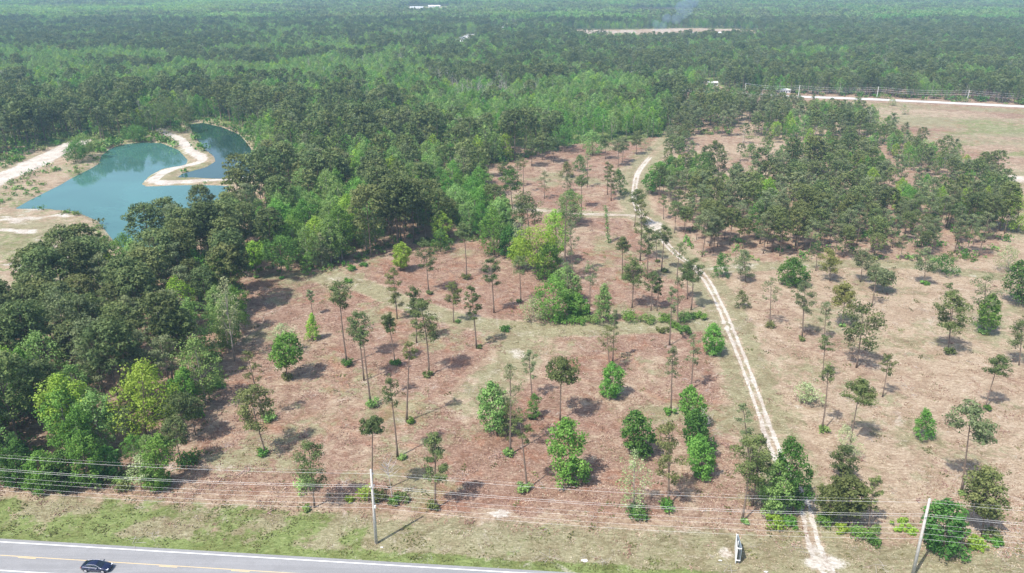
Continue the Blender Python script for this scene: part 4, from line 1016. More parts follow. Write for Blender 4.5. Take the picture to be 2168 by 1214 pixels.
    zone = np.where(sr, 3, np.where(hr, 4, np.where(pn | om, 5, np.where(back, 6, np.where(py > 560, 0, np.where(py > 400, 1, 2))))))
    return X, Y, px, py, d, sp, hs, zone
X, Y, PX, PY, DEP, SPC, HS, ZONE = forest_points()

SPEC = {0: ('pine', 'pine', 'bark', 22, 10.6, .56), 1: ('pine', 'olive', 'bark', 20, 10.0, .50), 2: ('broad', 'leaf', 'lbark', 19, 10.2, .16), 3: ('broad', 'yleaf', 'lbark', 18, 9.6, .18),
        4: ('broad', 'mleaf', 'lbark', 20, 10.6, .14), 5: ('dead', None, 'dead', 18, 7.0, .4), 6: ('ppine', 'sparse', 'bark', 20, 9.0, .42)}
NVAR = 6
VAR = {}
for k, (kind, mat, bark, h, cw, zb) in SPEC.items():
    for v in range(NVAR if k != 5 else 2):
        rng = np.random.RandomState(3000 + k * 20 + v)
        hh = h * (.94 + .12 * rng.rand()); c = cw * (.88 + .26 * rng.rand())
        tr, cr = tree_meshes(kind, hh, c, hh * zb * (.85 + .3 * rng.rand()), rng, M[mat] if mat else None, (rng.normal() * .4, rng.normal() * .4), 1.0)
        VAR[k, v] = (tr.mesh('trunk', M[bark], True), crown_mesh('crown', *cr) if cr else None)
ZL = {
 (0, 'p'): ('dark pine packed in the left wood beside the pink clearing', 'pines in the near left wood'),
 (1, 'p'): ('dark pine in the middle of the wood between the pond and the pink clearing', 'pines in the middle of the left wood'),
 (2, 'p'): ('dark pine in the deep wood behind the upper clearing and the ponds', 'pines in the deep wood'),
 (3, 'p'): ('slender olive pine in the dense pine stand behind the right field', 'pines in the right stand'),
 (4, 'p'): ('dark pine in the tree strip bordering the far open field', 'pines along the far field'),
 (5, 'p'): ('pine scattered in the patchy woodland before the far road', 'pines in the patchy woodland'),
 (6, 'p'): ('pine in the wide forest beyond the far road', 'pines beyond the far road'),
 (0, 'b'): ('leafy green tree among the dark pines of the near left wood', 'leafy trees in the near left wood'),
 (1, 'b'): ('leafy green tree in the wood between the pond and the pink clearing', 'leafy trees in the middle of the left wood'),
 (2, 'b'): ('bright leafy tree in the deep wood behind the upper clearing', 'leafy trees in the deep wood'),
 (3, 'b'): ('leafy green tree inside the dense pine stand behind the right field', 'leafy trees in the right stand'),
 (4, 'b'): ('leafy tree in the strip bordering the far open field', 'leafy trees along the far field'),
 (5, 'b'): ('leafy tree in the patchy woodland before the far road', 'leafy trees in the patchy woodland'),
 (6, 'b'): ('leafy tree in the wide forest beyond the far road', 'leafy trees beyond the far road'),
 (2, 'd'): ('bare grey tree rising from the green canopy of the deep wood', 'bare grey trees'),
 (6, 'd'): ('bare grey tree in the forest beyond the ponds', 'bare grey trees far off'),
}
inview = (PX > -60) & (PX < 2228)
order = np.argsort(DEP)
n_p = sum(1 for t in T_ if t[0] in ('ppine', 'spine', 'umbrella', 'pine')); n_b = len(T_) - n_p
lim = {'p': 300 - n_p, 'b': 300 - n_b, 'd': 12}
single = np.zeros(len(X), bool); NAMED = []
for i in order:
    cls = 'd' if SPC[i] == 5 else ('b' if SPC[i] in (2, 3, 4) else 'p')
    if not inview[i] or lim[cls] <= 0: continue
    if cls == 'd' and ZONE[i] not in (2, 6): continue
    lim[cls] -= 1; single[i] = True
    tm, cm = VAR[int(SPC[i]), i % (NVAR if SPC[i] != 5 else 2)]
    sc = HS[i]
    nm = {'p': 'pine_tree', 'b': 'broadleaf_tree', 'd': 'dead_tree'}[cls]
    e = empty(nm, (X[i], Y[i], 0), rg.rand() * 6.28); e.scale = (sc * rg.uniform(.93, 1.1), sc * rg.uniform(.93, 1.1), sc)
    lb, gr = ZL[int(ZONE[i]), cls]
    tag(e, lb, {'p': 'pine tree', 'b': 'tree', 'd': 'dead tree'}[cls], gr); NAMED.append((e, int(ZONE[i]), cls, PX[i], DEP[i], int(SPC[i])))
    obj('trunk', tm, e)
    if cm: obj('crown', cm, e)
ORD = 'first second third fourth fifth sixth seventh eighth ninth tenth eleventh twelfth thirteenth fourteenth fifteenth sixteenth seventeenth eighteenth nineteenth twentieth'.split()
ZS = {0: 'near left wood', 1: 'wood below the pond', 2: 'deep middle wood', 3: 'right pine stand', 4: 'far field tree strip', 5: 'patchy woodland', 6: 'forest beyond the road'}
for z in range(7):
    for cls in 'pbd':
        L_ = sorted([t for t in NAMED if t[1] == z and t[2] == cls], key=lambda t: t[4])
        if not L_: continue
        per = 13 if len(L_) > 13 else len(L_)
        for r_ in range(0, len(L_), per):
            row = sorted(L_[r_:r_ + per], key=lambda t: t[3]); rn = ORD[min(19, r_ // per)]
            for k_, t in enumerate(row):
                kd = {0: 'dark pine', 1: 'olive pine', 6: 'grey green pine', 2: 'bright leafy tree', 3: 'yellow green tree', 4: 'muted green tree', 5: 'bare grey tree'}[t[5]]
                t[0]['label'] = '%s in the %s, %s from left in %s row' % (kd, ZS[z], ORD[k_], rn) if len(L_) > per else '%s in the %s, %s of its kind from the left' % (kd, ZS[z], ORD[k_])
# ---- the rest as counted-by-nobody woods through geometry nodes
def proto_collection(name, objs):
    c = bpy.data.collections.new(name)
    for o in objs: c.objects.link(o)
    return c
def joined(name, parts, mats):
    V = []; F = []; mi = []; T = []; n = 0
    for v, f, t, m in parts:
        V.append(v); F.append((f, n)); n += len(v); T.append(t); mi.append((m, len(f)))
    tri = [f + o for (f, o) in F if f.shape[1] == 3]; qd = [f + o for (f, o) in F if f.shape[1] == 4]
    order_ = [i for i, (f, o) in enumerate(F) if f.shape[1] == 3] + [i for i, (f, o) in enumerate(F) if f.shape[1] == 4]
    me = mesh_from(name, np.concatenate(V), [F[i][0] + F[i][1] for i in order_], mats, np.concatenate([np.full(mi[i][1], mi[i][0]) for i in order_]))
    a = me.attributes.new('tint', 'FLOAT', 'POINT'); a.data.foreach_set('value', np.concatenate(T).astype(np.float32))
    return me
def mb_arrays(mb):
    V = np.concatenate(mb.V); q = np.array([f for f in mb.F if len(f) == 4]); return V, q
def scatter(name, pts, rot, scl, idx, coll, label, cat=None, rot_mode=True):
    me = bpy.data.meshes.new(name); me.vertices.add(len(pts)); me.vertices.foreach_set('co', np.asarray(pts, np.float32).reshape(-1))
    for nm, arr, ty in (('rot', rot, 'FLOAT'), ('scl', scl, 'FLOAT'), ('idx', idx, 'INT')):
        a = me.attributes.new(nm, ty, 'POINT'); a.data.foreach_set('value', np.asarray(arr, np.int32 if ty == 'INT' else np.float32))
    me.update()
    o = obj(name, me); tag(o, label, cat, None, 'stuff')
    ng = bpy.data.node_groups.new(name, 'GeometryNodeTree')
    ng.interface.new_socket('Geometry', in_out='INPUT', socket_type='NodeSocketGeometry')
    ng.interface.new_socket('Geometry', in_out='OUTPUT', socket_type='NodeSocketGeometry')
    N = ng.nodes; L = ng.links
    gi, go = N.new('NodeGroupInput'), N.new('NodeGroupOutput')
    ci = N.new('GeometryNodeCollectionInfo'); ci.inputs['Collection'].default_value = coll
    ci.inputs['Separate Children'].default_value = True; ci.inputs['Reset Children'].default_value = True
    ip = N.new('GeometryNodeInstanceOnPoints'); ip.inputs['Pick Instance'].default_value = True
    def na(nm, ty):
        q = N.new('GeometryNodeInputNamedAttribute'); q.data_type = ty; q.inputs[0].default_value = nm; return q.outputs[0]
    cx = N.new('ShaderNodeCombineXYZ'); L.new(na('rot', 'FLOAT'), cx.inputs[2])
    L.new(gi.outputs[0], ip.inputs['Points']); L.new(ci.outputs[0], ip.inputs['Instance'])
    L.new(na('idx', 'INT'), ip.inputs['Instance Index']); L.new(cx.outputs[0], ip.inputs['Rotation'])
    L.new(na('scl', 'FLOAT'), ip.inputs['Scale']); L.new(ip.outputs[0], go.inputs[0])
    md = o.modifiers.new('scatter', 'NODES'); md.node_group = ng
    return o
def lowtree(kind, mat, h, cw, zb, seed, lod, barkslot, leafslot):
    rng = np.random.RandomState(seed)
    tr, cr = tree_meshes(kind, h, cw, zb, rng, None, (0, 0), lod)
    v, f = mb_arrays(tr); P = [(v, f, np.full(len(v), .5), barkslot)]
    if cr: P.append((cr[0], cr[1], cr[2], leafslot))
    return P
SMATS = [M['bark'], M['lbark'], M['dead'], M['pine'], M['olive'], M['leaf'], M['yleaf'], M['mleaf'], M['sparse']]
SLOT = {'pine': 3, 'olive': 4, 'leaf': 5, 'yleaf': 6, 'mleaf': 7, 'sparse': 8, None: 2}
BSLOT = {'bark': 0, 'lbark': 1, 'dead': 2}
for cls, species, nm, lb in (('p', (0, 1, 6), 'pine_forest', 'mass of dark pine crowns filling the woods behind the nearer trees'), ('b', (2, 3, 4, 5), 'broadleaf_forest', 'mass of bright leafy crowns mixed through the pine woods')):
    objs = []; ix = {}
    for k in species:
        kind, mat, bark, h, cw, zb = SPEC[k]
        for v in range(4 if k != 5 else 2):
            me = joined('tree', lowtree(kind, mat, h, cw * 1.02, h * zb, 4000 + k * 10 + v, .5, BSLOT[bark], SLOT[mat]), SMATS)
            ob = bpy.data.objects.new('%s_%02d' % (cls, len(objs)), me); ix.setdefault(k, []).append(len(objs)); objs.append(ob)
    coll = proto_collection(nm, objs)
    sel = (~single) & np.isin(SPC, species)
    ii = np.where(sel)[0]
    idx = [ix[int(SPC[i])][i % len(ix[int(SPC[i])])] for i in ii]
    scatter(nm, np.stack([X[ii], Y[ii], ii * 0.0], 1), rg.rand(len(ii)) * 6.28, HS[ii], idx, coll, lb)
print('trees single', single.sum(), 'scattered', (~single).sum())

# ---- far forest: square tiles of small trees
TILE = 60.0
def tile_mesh(mix, seed):
    rng = np.random.RandomState(seed); P = []
    s = 7.5
    for gx in np.arange(-TILE / 2, TILE / 2, s):
        for gy in np.arange(-TILE / 2, TILE / 2, s):
            mat = mix[int(rng.rand() * len(mix))]
            h = 16 * (.8 + .4 * rng.rand()); R = (3.6 if mat in ('pine', 'olive', 'sparse') else 5.2) * (.8 + .5 * rng.rand())
            c0 = np.array([gx + rng.uniform(0, s), gy + rng.uniform(0, s), 0])
            k = 7; a = np.arange(k) * 2.4 + rng.rand() * 6
            C = np.stack([np.cos(a) * R * .5, np.sin(a) * R * .5, h * (.55 + .42 * np.arange(k) / k)], 1) + c0
            V, F, T = foliage(C, np.full(k, R * .52), 16, 1.5, rng, flat=.8, quad=False, jitter=.5, elong=1.1)
            P.append((V, F, T, SLOT[mat]))
            r = .22; v = np.array([[-r, 0, 0], [r, 0, 0], [r * .5, 0, h * .7], [-r * .5, 0, h * .7], [0, -r, 0], [0, r, 0], [0, r * .5, h * .7], [0, -r * .5, h * .7]]) + c0
            P.append((v, np.array([[0, 1, 2, 3], [4, 5, 6, 7]]), np.full(8, .5), 1))
    return joined('far_trees', P, SMATS)
tmix = [['olive', 'olive', 'sparse', 'pine'], ['olive', 'sparse', 'sparse', 'mleaf'], ['mleaf', 'mleaf', 'mleaf', 'yleaf'], ['pine', 'mleaf', 'olive', 'sparse'], ['mleaf', 'leaf', 'olive', 'mleaf']]
tobs = []
for i, mx in enumerate(tmix):
    for v in range(3):
        tobs.append(bpy.data.objects.new('t_%02d' % len(tobs), tile_mesh(mx, 600 + i * 7 + v)))
tcol = proto_collection('far_tiles', tobs)
gy = np.arange(1450 + TILE / 2, 7200, TILE); pts = []
for y in gy:
    wdt = .80 * y + 100; xs = np.arange(-wdt, wdt, TILE); pts.append(np.stack([xs, np.full(len(xs), y)], 1))
P2 = np.concatenate(pts); px, py, d = to_px(P2[:, 0], P2[:, 1])
ok = np.ones(len(P2), bool)
for c in CLEAR_FAR:
    for ox, oy in ((0, 0), (-25, 25), (25, 25), (-25, -25), (25, -25)):
        qx, qy, _ = to_px(P2[:, 0] + ox, P2[:, 1] + oy); ok &= ~inpoly(qx, qy, c)
P2 = P2[ok]; px, py = px[ok], py[ok]
q = fnoise(P2[:, 0], P2[:, 1] * .6, 420, 95) * .6 + fnoise(P2[:, 0], P2[:, 1], 130, 97) * .4
leftish = px < 700
fam = np.where(q < .38, 0, np.where(q < .47, 1, np.where(q < .52, 3, np.where(leftish, np.where(q < .56, 4, 2), np.where(q < .57, 1, 4)))))
fam = np.where(leftish & (q > .50) & (q <= .53), 3, fam)
fam = np.where((px > 1150) & (fam == 0) & (q > .36), 1, fam)
scatter('distant_forest', np.stack([P2[:, 0], P2[:, 1], P2[:, 0] * 0], 1), rg.randint(0, 4, len(P2)) * math.pi / 2, .92 + .2 * rg.rand(len(P2)), fam * 3 + rg.randint(0, 3, len(P2)), tcol, 'far forest running to the hazy horizon at the top of the picture')

# understory shrubs and saplings along the wood edges (stuff), dry grass and weeds in the field
def clump_mesh(mat, n, size, h, seed, wd=.5, quad=True):
    rng = np.random.RandomState(seed)
    C = np.stack([rng.normal(size=n) * wd * .4, rng.normal(size=n) * wd * .4, h * (.25 + .5 * rng.rand(n))], 1)
    V, F, T = foliage(C, np.full(n, h * .35), 9, size, rng, flat=1, quad=quad, jitter=.9, elong=1.4); V[:, 2] = np.maximum(V[:, 2], .01)
    return crown_mesh('clump', V, F, T, mat)
def grass_leaf(name, a, b_, c): M[name] = leafmat(name, a, b_, c, .15, .8, .04)
grass_leaf('drygrass', (.30, .23, .15), (.46, .37, .27), (.66, .58, .47))
grass_leaf('straw', (.27, .165, .12), (.42, .27, .205), (.60, .46, .38))
grass_leaf('weed', (.08, .09, .03), (.17, .18, .06), (.30, .30, .12))
und = [bpy.data.objects.new('u_%02d' % i, clump_mesh(M[m], 9, .5, h, 50 + i, 2.6)) for i, (m, h) in enumerate((('dleaf', 2.6), ('mleaf', 2.2), ('leaf', 1.8), ('olive', 2.4)))]
uc = proto_collection('undergrowth', und)
N_ = 9000; ux = rg.uniform(-330, 420, N_ * 6); uy = rg.uniform(100, 620, N_ * 6)
ua, ub, _ = to_px(ux, uy)
fl = (inpoly(ua, ub, FOREST_L) & ~inpoly(ua, ub, POND_CLEAR))
fo = inpoly(*to_px(ux - 5, uy - 7)[:2], FOREST_L) & inpoly(*to_px(ux + 8, uy - 3)[:2], FOREST_L) & ~inpoly(*to_px(ux, uy + 6)[:2], POND_CLEAR)
st = inpoly(ua, ub, STAND_R) | inpoly(ua, ub, HEDGE_R) | inpoly(ua, ub, PATCH_N)
rr = rg.rand(len(ux))
inw = inpoly(ux, uy, W_PL) | inpoly(ux, uy, W_PR)
shore = inpoly(ua, ub, POND_CLEAR) & (rr < .10 + .5 * (fnoise(ux, uy, 12, 66) > .55)) & (dline(ux, uy, W_SR) > 9) & (dline(ux, uy, W_CS) > 5.5) & ~inpoly(ua, ub, [(-300, 445), (40, 438), (210, 465), (170, 560), (-300, 700)])
k = ((fl & ~fo & (rr < .6)) | (fl & fo & (rr < .2)) | (st & (rr < .16)) | (inpoly(ua, ub, [(1478, 530), (2110, 530), (2110, 560), (1478, 560)]) & (rr < .22)) | (shore & (rr < .6))) & ~inw & (dline(ux, uy, W_TRACK) > 4)
ux, uy = ux[k], uy[k]
ex = rg.uniform(120, 560, 2600); ey = rg.uniform(560, 900, 2600); ea, eb, _ = to_px(ex, ey); ek = (eb < road_y(ea) - 2.5) & (eb > road_y(ea) - 14) & (ea > 1560)
ux = np.concatenate([ux, ex[ek]]); uy = np.concatenate([uy, ey[ek]])
scatter('undergrowth', np.stack([ux, uy, ux * 0 - .1], 1), rg.rand(len(ux)) * 6.28, rg.uniform(.35, 1.0, len(ux)) * np.where((to_px(ux, uy)[1] < 345) & ((ux < 0) | (uy > 560)), 1.8, 1), rg.randint(0, 4, len(ux)), uc, 'low leafy undergrowth along the wood edges and pond banks')
gr = [bpy.data.objects.new('g_%02d' % i, clump_mesh(M[m], n, s, h, 90 + i, w_, False)) for i, (m, n, s, h, w_) in enumerate((('drygrass', 5, .16, .22, .9), ('straw', 5, .20, .16, 1.2), ('weed', 5, .16, .22, .9), ('straw', 7, .22, .20, 1.8)))]
def sticks(seed):
    q = MB(); rng = np.random.RandomState(seed)
    for _ in range(5):
        a = rng.rand() * 3.14; L = rng.uniform(.5, 1.6); c = rng.normal(size=2) * .7
        q.tube([(c[0] - math.cos(a) * L, c[1] - math.sin(a) * L, .04), (c[0] + rng.normal() * .1, c[1], .12), (c[0] + math.cos(a) * L, c[1] + math.sin(a) * L, .05)], [.035, .03, .012], 3, False)
    me = q.mesh('sticks', M['dead']); a = me.attributes.new('tint', 'FLOAT', 'POINT'); return me
gr += [bpy.data.objects.new('g_%02d' % (4 + i), sticks(i)) for i in range(3)]
gr += [bpy.data.objects.new('g_%02d' % (7 + i), clump_mesh(M[m], 10, .2, .45, 190 + i, 1.6, False)) for i, m in enumerate(('weed', 'straw'))]
gc = proto_collection('dry_grass', gr)
G = 120000; gy_ = 96 + (rg.rand(G) ** 1.35) * 330; gx_ = (rg.rand(G) * 2 - 1) * (.76 * gy_ + 20)
mk_ = masks(gx_, gy_); ga, gb_, _ = to_px(gx_, gy_)
field = (inpoly(ga, gb_, CENTER_FIELD) | inpoly(ga, gb_, RIGHT_FIELD) | ((hw(gx_, gy_) > 1.5) & (hw(gx_, gy_) < 24)))
rr = rg.rand(G); clus = fnoise(gx_, gy_, 4.5, 45)
kk = field & (mk_[:, 2] < .35) & (rr < .10 + .6 * sstep(.45, .65, clus))
kk &= ~((mk_[:, 3] > .7) & (rr > .3))
gx_, gy_, mk_ = gx_[kk], gy_[kk], mk_[kk]; r = rg.rand(len(gx_))
gi_ = np.where(r > .985, rg.randint(4, 7, len(r)), np.where((r > .955), rg.randint(7, 9, len(r)), np.where(mk_[:, 1] > .35, 2, np.where(r < mk_[:, 0] * 1.1, np.where(r < .25, 3, 1), np.where(r > .90, 2, 0)))))
scatter('dry_grass', np.stack([gx_, gy_, gx_ * 0], 1), rg.rand(len(gx_)) * 6.28, rg.uniform(.35, .9, len(gx_)), gi_, gc, 'dry grass tufts, pine straw and weeds strewn over the cleared ground')
print('tufts', len(gx_), 'undergrowth', len(ux))
# ------------------------------------------------------------------ power line along the highway
M['pole'] = simple('weathered_pole', (.46, .44, .41), .9, var=.2, vscale=2)
M['insul'] = simple('pale_insulator', (.75, .74, .70), .4, var=.05)
M['wire'] = simple('aluminium_wire', (.70, .70, .70), .6, 0, var=.02)
PA, PB = np.array(gp(797, 1151)), np.array(gp(1931, 1222))
STEP = PB - PA
bases = [PA - STEP, PA, PB, PB + STEP]
hA = at_y(785, 994, PA[1])[2]
hB = at_y(1968, 1056, PB[1])[2]
# attachment heights read at both poles (top shield wire, phase, pair, lower cables), side offset across the line
WY = [(997, 1058, 0.0), (1005, 1066, .25), (1028.5, 1090, -.35), (1031, 1092.5, .45), (1046.5, 1110, .12), (1055, 1119, .12), (1067, 1131, .14), (1076, 1142, .14)]
H_A = [at_y(790, a, PA[1])[2] for a, b, s in WY]; H_B = [at_y(1960, b, PB[1])[2] for a, b, s in WY]
for k, bpt in enumerate(bases[1:3]):
    hh = (hA, hB)[k]; HH = (H_A, H_B)[k]
    top = at_y((785, 1968)[k], (994, 1056)[k], bpt[1]); lean = np.array([top[0] - bpt[0], 0, 0]) * .9
    e = empty('utility_pole', (bpt[0], bpt[1], 0))
    tag(e, ('tall grey utility pole on the verge at the left, near the car', 'tall grey utility pole at the lower right by the dirt track mouth')[k], 'utility pole', 'utility poles on the highway verge')
    p = MB(); p.tube([(0, 0, 0), tuple(lean * .5 + np.array([0, 0, hh * .5])), tuple(lean + np.array([0, 0, hh]))], [.27, .23, .17], 10); p.build('shaft', M['pole'], e, smooth=True)
    for j, (a, b_, s) in enumerate(WY):
        z = HH[j]; l = lean * z / hh; q = MB()
        if j == 0: continue
        dirx, diry = STEP / np.linalg.norm(STEP); ox, oy = -diry * s, dirx * s
        q.tube([(l[0], l[1], z - .25), (l[0] + ox * .7 + (.22 if s > 0 else -.22), l[1] + oy, z - .1)], .05, 5)
        q.tube([(l[0] + ox * .7 + (.22 if s > 0 else -.22), l[1] + oy, z - .15), (l[0] + ox + (.22 if s > 0 else -.22), l[1] + oy, z + .1)], .10 if j < 4 else .06, 6)
        q.build('insulator', M['insul'], e)
    if k == 0:
        q = MB(); q.tube([(.35, -.15, 7.6), (.35, -.15, 8.1)], .16, 8); q.build('splice_box', M['insul'], e)
        q = MB(); q.tube([(-.2, -.2, 0), (-.16, -.18, 6.0)], .035, 5); q.build('ground_wire_guard', M['pole'], e)
wl = ['thin shield wire along the very top of the poles', 'upper power wire on the highway poles', 'rear wire of the close power wire pair', 'front wire of the close power wire pair', 'fifth wire from the top on the highway poles', 'sixth wire from the top on the highway poles', 'seventh wire from the top on the highway poles', 'lowest cable on the highway poles']
for j, (a, b_, s) in enumerate(WY):
    dirx, diry = STEP / np.linalg.norm(STEP); pts = []
    tops = [(bases[0], H_A[j]), (bases[1], H_A[j]), (bases[2], H_B[j]), (bases[3], H_B[j])]
    lean = [0, (785 - 790) * 0, 0, 0]
    for m in range(3):
        (p0, z0), (p1, z1) = tops[m], tops[m + 1]
        lx0 = (at_y(785, 994, PA[1])[0] - PA[0]) * .9 * z0 / hA if m in (0, 1) else (at_y(1968, 1056, PB[1])[0] - PB[0]) * .9 * z0 / hB
        lx1 = (at_y(785, 994, PA[1])[0] - PA[0]) * .9 * z1 / hA if m == 0 else (at_y(1968, 1056, PB[1])[0] - PB[0]) * .9 * z1 / hB
        for t in np.linspace(0, 1, 13)[(0 if m == 0 else 1):]:
            x = p0[0] * (1 - t) + p1[0] * t - diry * s + lx0 * (1 - t) + lx1 * t; y = p0[1] * (1 - t) + p1[1] * t + dirx * s
            pts.append((x, y, z0 * (1 - t) + z1 * t - 4 * t * (1 - t) * (1.15 + .04 * j)))
    q = MB(); q.tube(pts, (.006, .014, .015, .015, .010, .010, .012, .012)[j], 4, False)
    tag(q.build('power_line_wire', M['wire']), wl[j], 'wire', 'wires of the highway power line')

# ------------------------------------------------------------------ poles by the far road
M['fpole'] = simple('far_pole_grey', (.55, .54, .52), .9, var=.1)
fp = [(1577, 196, 176, 'first pole from the left on the far road'), (1690, 206, 181, 'second pole from the left on the far road, above the patchy woodland'), (1856, 208, 184, 'pole on the far road above the two small field trees'), (2047, 216, 191, 'rightmost pole on the far road')]
tp = []
for bx, by, ty, lb in fp:
    X_, Y_ = gp(bx, by); h = at_y(bx, ty, Y_)[2]; tp.append((X_, Y_, h))
    e = empty('far_utility_pole', (X_, Y_, 0)); tag(e, lb, 'utility pole', 'utility poles on the far road')
    q = MB(); q.tube([(0, 0, 0), (0, 0, h)], [.28, .2], 6); q.build('shaft', M['fpole'], e)
    q = MB(); q.box((0, .3, h - 1.2), (.4, .3, .6)); q.build('crossarm', M['fpole'], e)
X_, Y_ = tp[-1][0] + (tp[-1][0] - tp[-2][0]), tp[-1][1] + (tp[-1][1] - tp[-2][1]); tp.append((X_, Y_, tp[-1][2]))
for j in range(3):
    pts = []
    for m in range(len(tp) - 1):
        for t in np.linspace(0, 1, 9)[(0 if m == 0 else 1):]:
            a, c = tp[m], tp[m + 1]
            pts.append(tuple(a[i] * (1 - t) + c[i] * t for i in (0, 1)) + (a[2] * (1 - t) + c[2] * t - .3 - j * 1.5 - 4 * t * (1 - t) * 1.2,))
    q = MB(); q.tube(pts, .035, 3, False); tag(q.build('far_wire', M['wire']), ('top', 'middle', 'lower')[j] + ' wire strung between the poles of the far road', 'wire', 'wires of the far road')

# ------------------------------------------------------------------ sign on the verge, seen nearly edge on
M['sign'] = simple('white_sign_paint', (.80, .80, .78), .5, var=.05)
M['signdark'] = simple('dark_sign_frame', (.10, .11, .12), .6, var=.2)
M['signblue'] = simple('grey_blue_panel', (.28, .34, .38), .5, var=.3, vscale=.8)
n0, f0 = np.array(gp(1561, 1196)), np.array(gp(1556, 1163))
e = empty('roadside_sign', (n0[0], n0[1], 0)); tag(e, 'white double faced roadside sign seen edge on upon the verge', 'sign')
dx_, dy_ = (f0 - n0); LL = math.hypot(dx_, dy_); ux_, uy_ = dx_ / LL, dy_ / LL; rx_, ry_ = uy_, -ux_
def spt(s, n, z): return (ux_ * s + rx_ * n, uy_ * s + ry_ * n, z)
def panel(name, s0, s1, z0, z1, nA, nB, th, mat):
    q = MB(); a = [spt(s0, nA, z0), spt(s1, nB, z0), spt(s1, nB, z1), spt(s0, nA, z1), spt(s0, nA + th, z0), spt(s1, nB + th, z0), spt(s1, nB + th, z1), spt(s0, nA + th, z1)]
    q.add(a, [(0, 3, 2, 1), (4, 5, 6, 7), (0, 1, 5, 4), (2, 3, 7, 6), (1, 2, 6, 5), (0, 4, 7, 3)]); return q.build(name, mat, e)
panel('face_panel', .2, LL, .7, 3.3, -.42, -.12, .06, M['sign']); panel('face_panel', .2, LL, .7, 3.3, .36, .10, .06, M['signblue'])
panel('lower_panel', .0, LL * .55, .25, .68, -.38, -.2, .05, M['sign'])
for s in (.3, LL * .5, LL - .2):
    for n in (-.3, .25) if s < 1 else (0,):
        q = MB(); q.box(spt(s, n * (1 - s / LL), 1.65), (.14, .14, 3.3)); q.build('post', M['sign'] if n <= 0 else M['signdark'], e)
q = MB(); q.box(spt(.12, 0, 3.25), (.75, .12, .12), math.atan2(ry_, rx_)); q.box(spt(.12, 0, .8), (.75, .12, .12), math.atan2(ry_, rx_)); q.build('brace', M['sign'], e)
# pale scraps lying on the verge
M['scrap'] = simple('pale_scrap', (.6, .58, .55), .7, var=.1)
for i, (px_, py_, s, lb) in enumerate([(1237, 1188, .8, 'white torn sheet lying on the green verge near the asphalt'), (808, 1160, .45, 'pale scrap lying beside the foot of the left utility pole'), (1525, 1188, .5, 'pale scrap on bare ground left of the roadside sign'), (1622, 1212, .5, 'small white scrap right of the roadside sign at the frame bottom')]):
    X_, Y_ = gp(px_, py_); rng = np.random.RandomState(i); n = 9
    a = np.linspace(0, 6.28, n, endpoint=False); r = s * (.5 + .4 * rng.rand(n))
    P = [(math.cos(t) * q_ * 1.0, math.sin(t) * q_ * .55, .05 + .1 * rng.rand()) for t, q_ in zip(a, r)] + [(0, 0, .2)]
    P += [(x, y, z - .04) for x, y, z in P]
    F = [(k_, (k_ + 1) % n, n) for k_ in range(n)] + [((k_ + 1) % n + n + 1, k_ + n + 1, 2 * n + 1) for k_ in range(n)] + [(k_, k_ + n + 1, (k_ + 1) % n + n + 1, (k_ + 1) % n) for k_ in range(n)]
    tag(obj('litter', mesh_from('litter', P, F, [M['scrap']]), None, (X_, Y_, .03)), lb, 'litter')

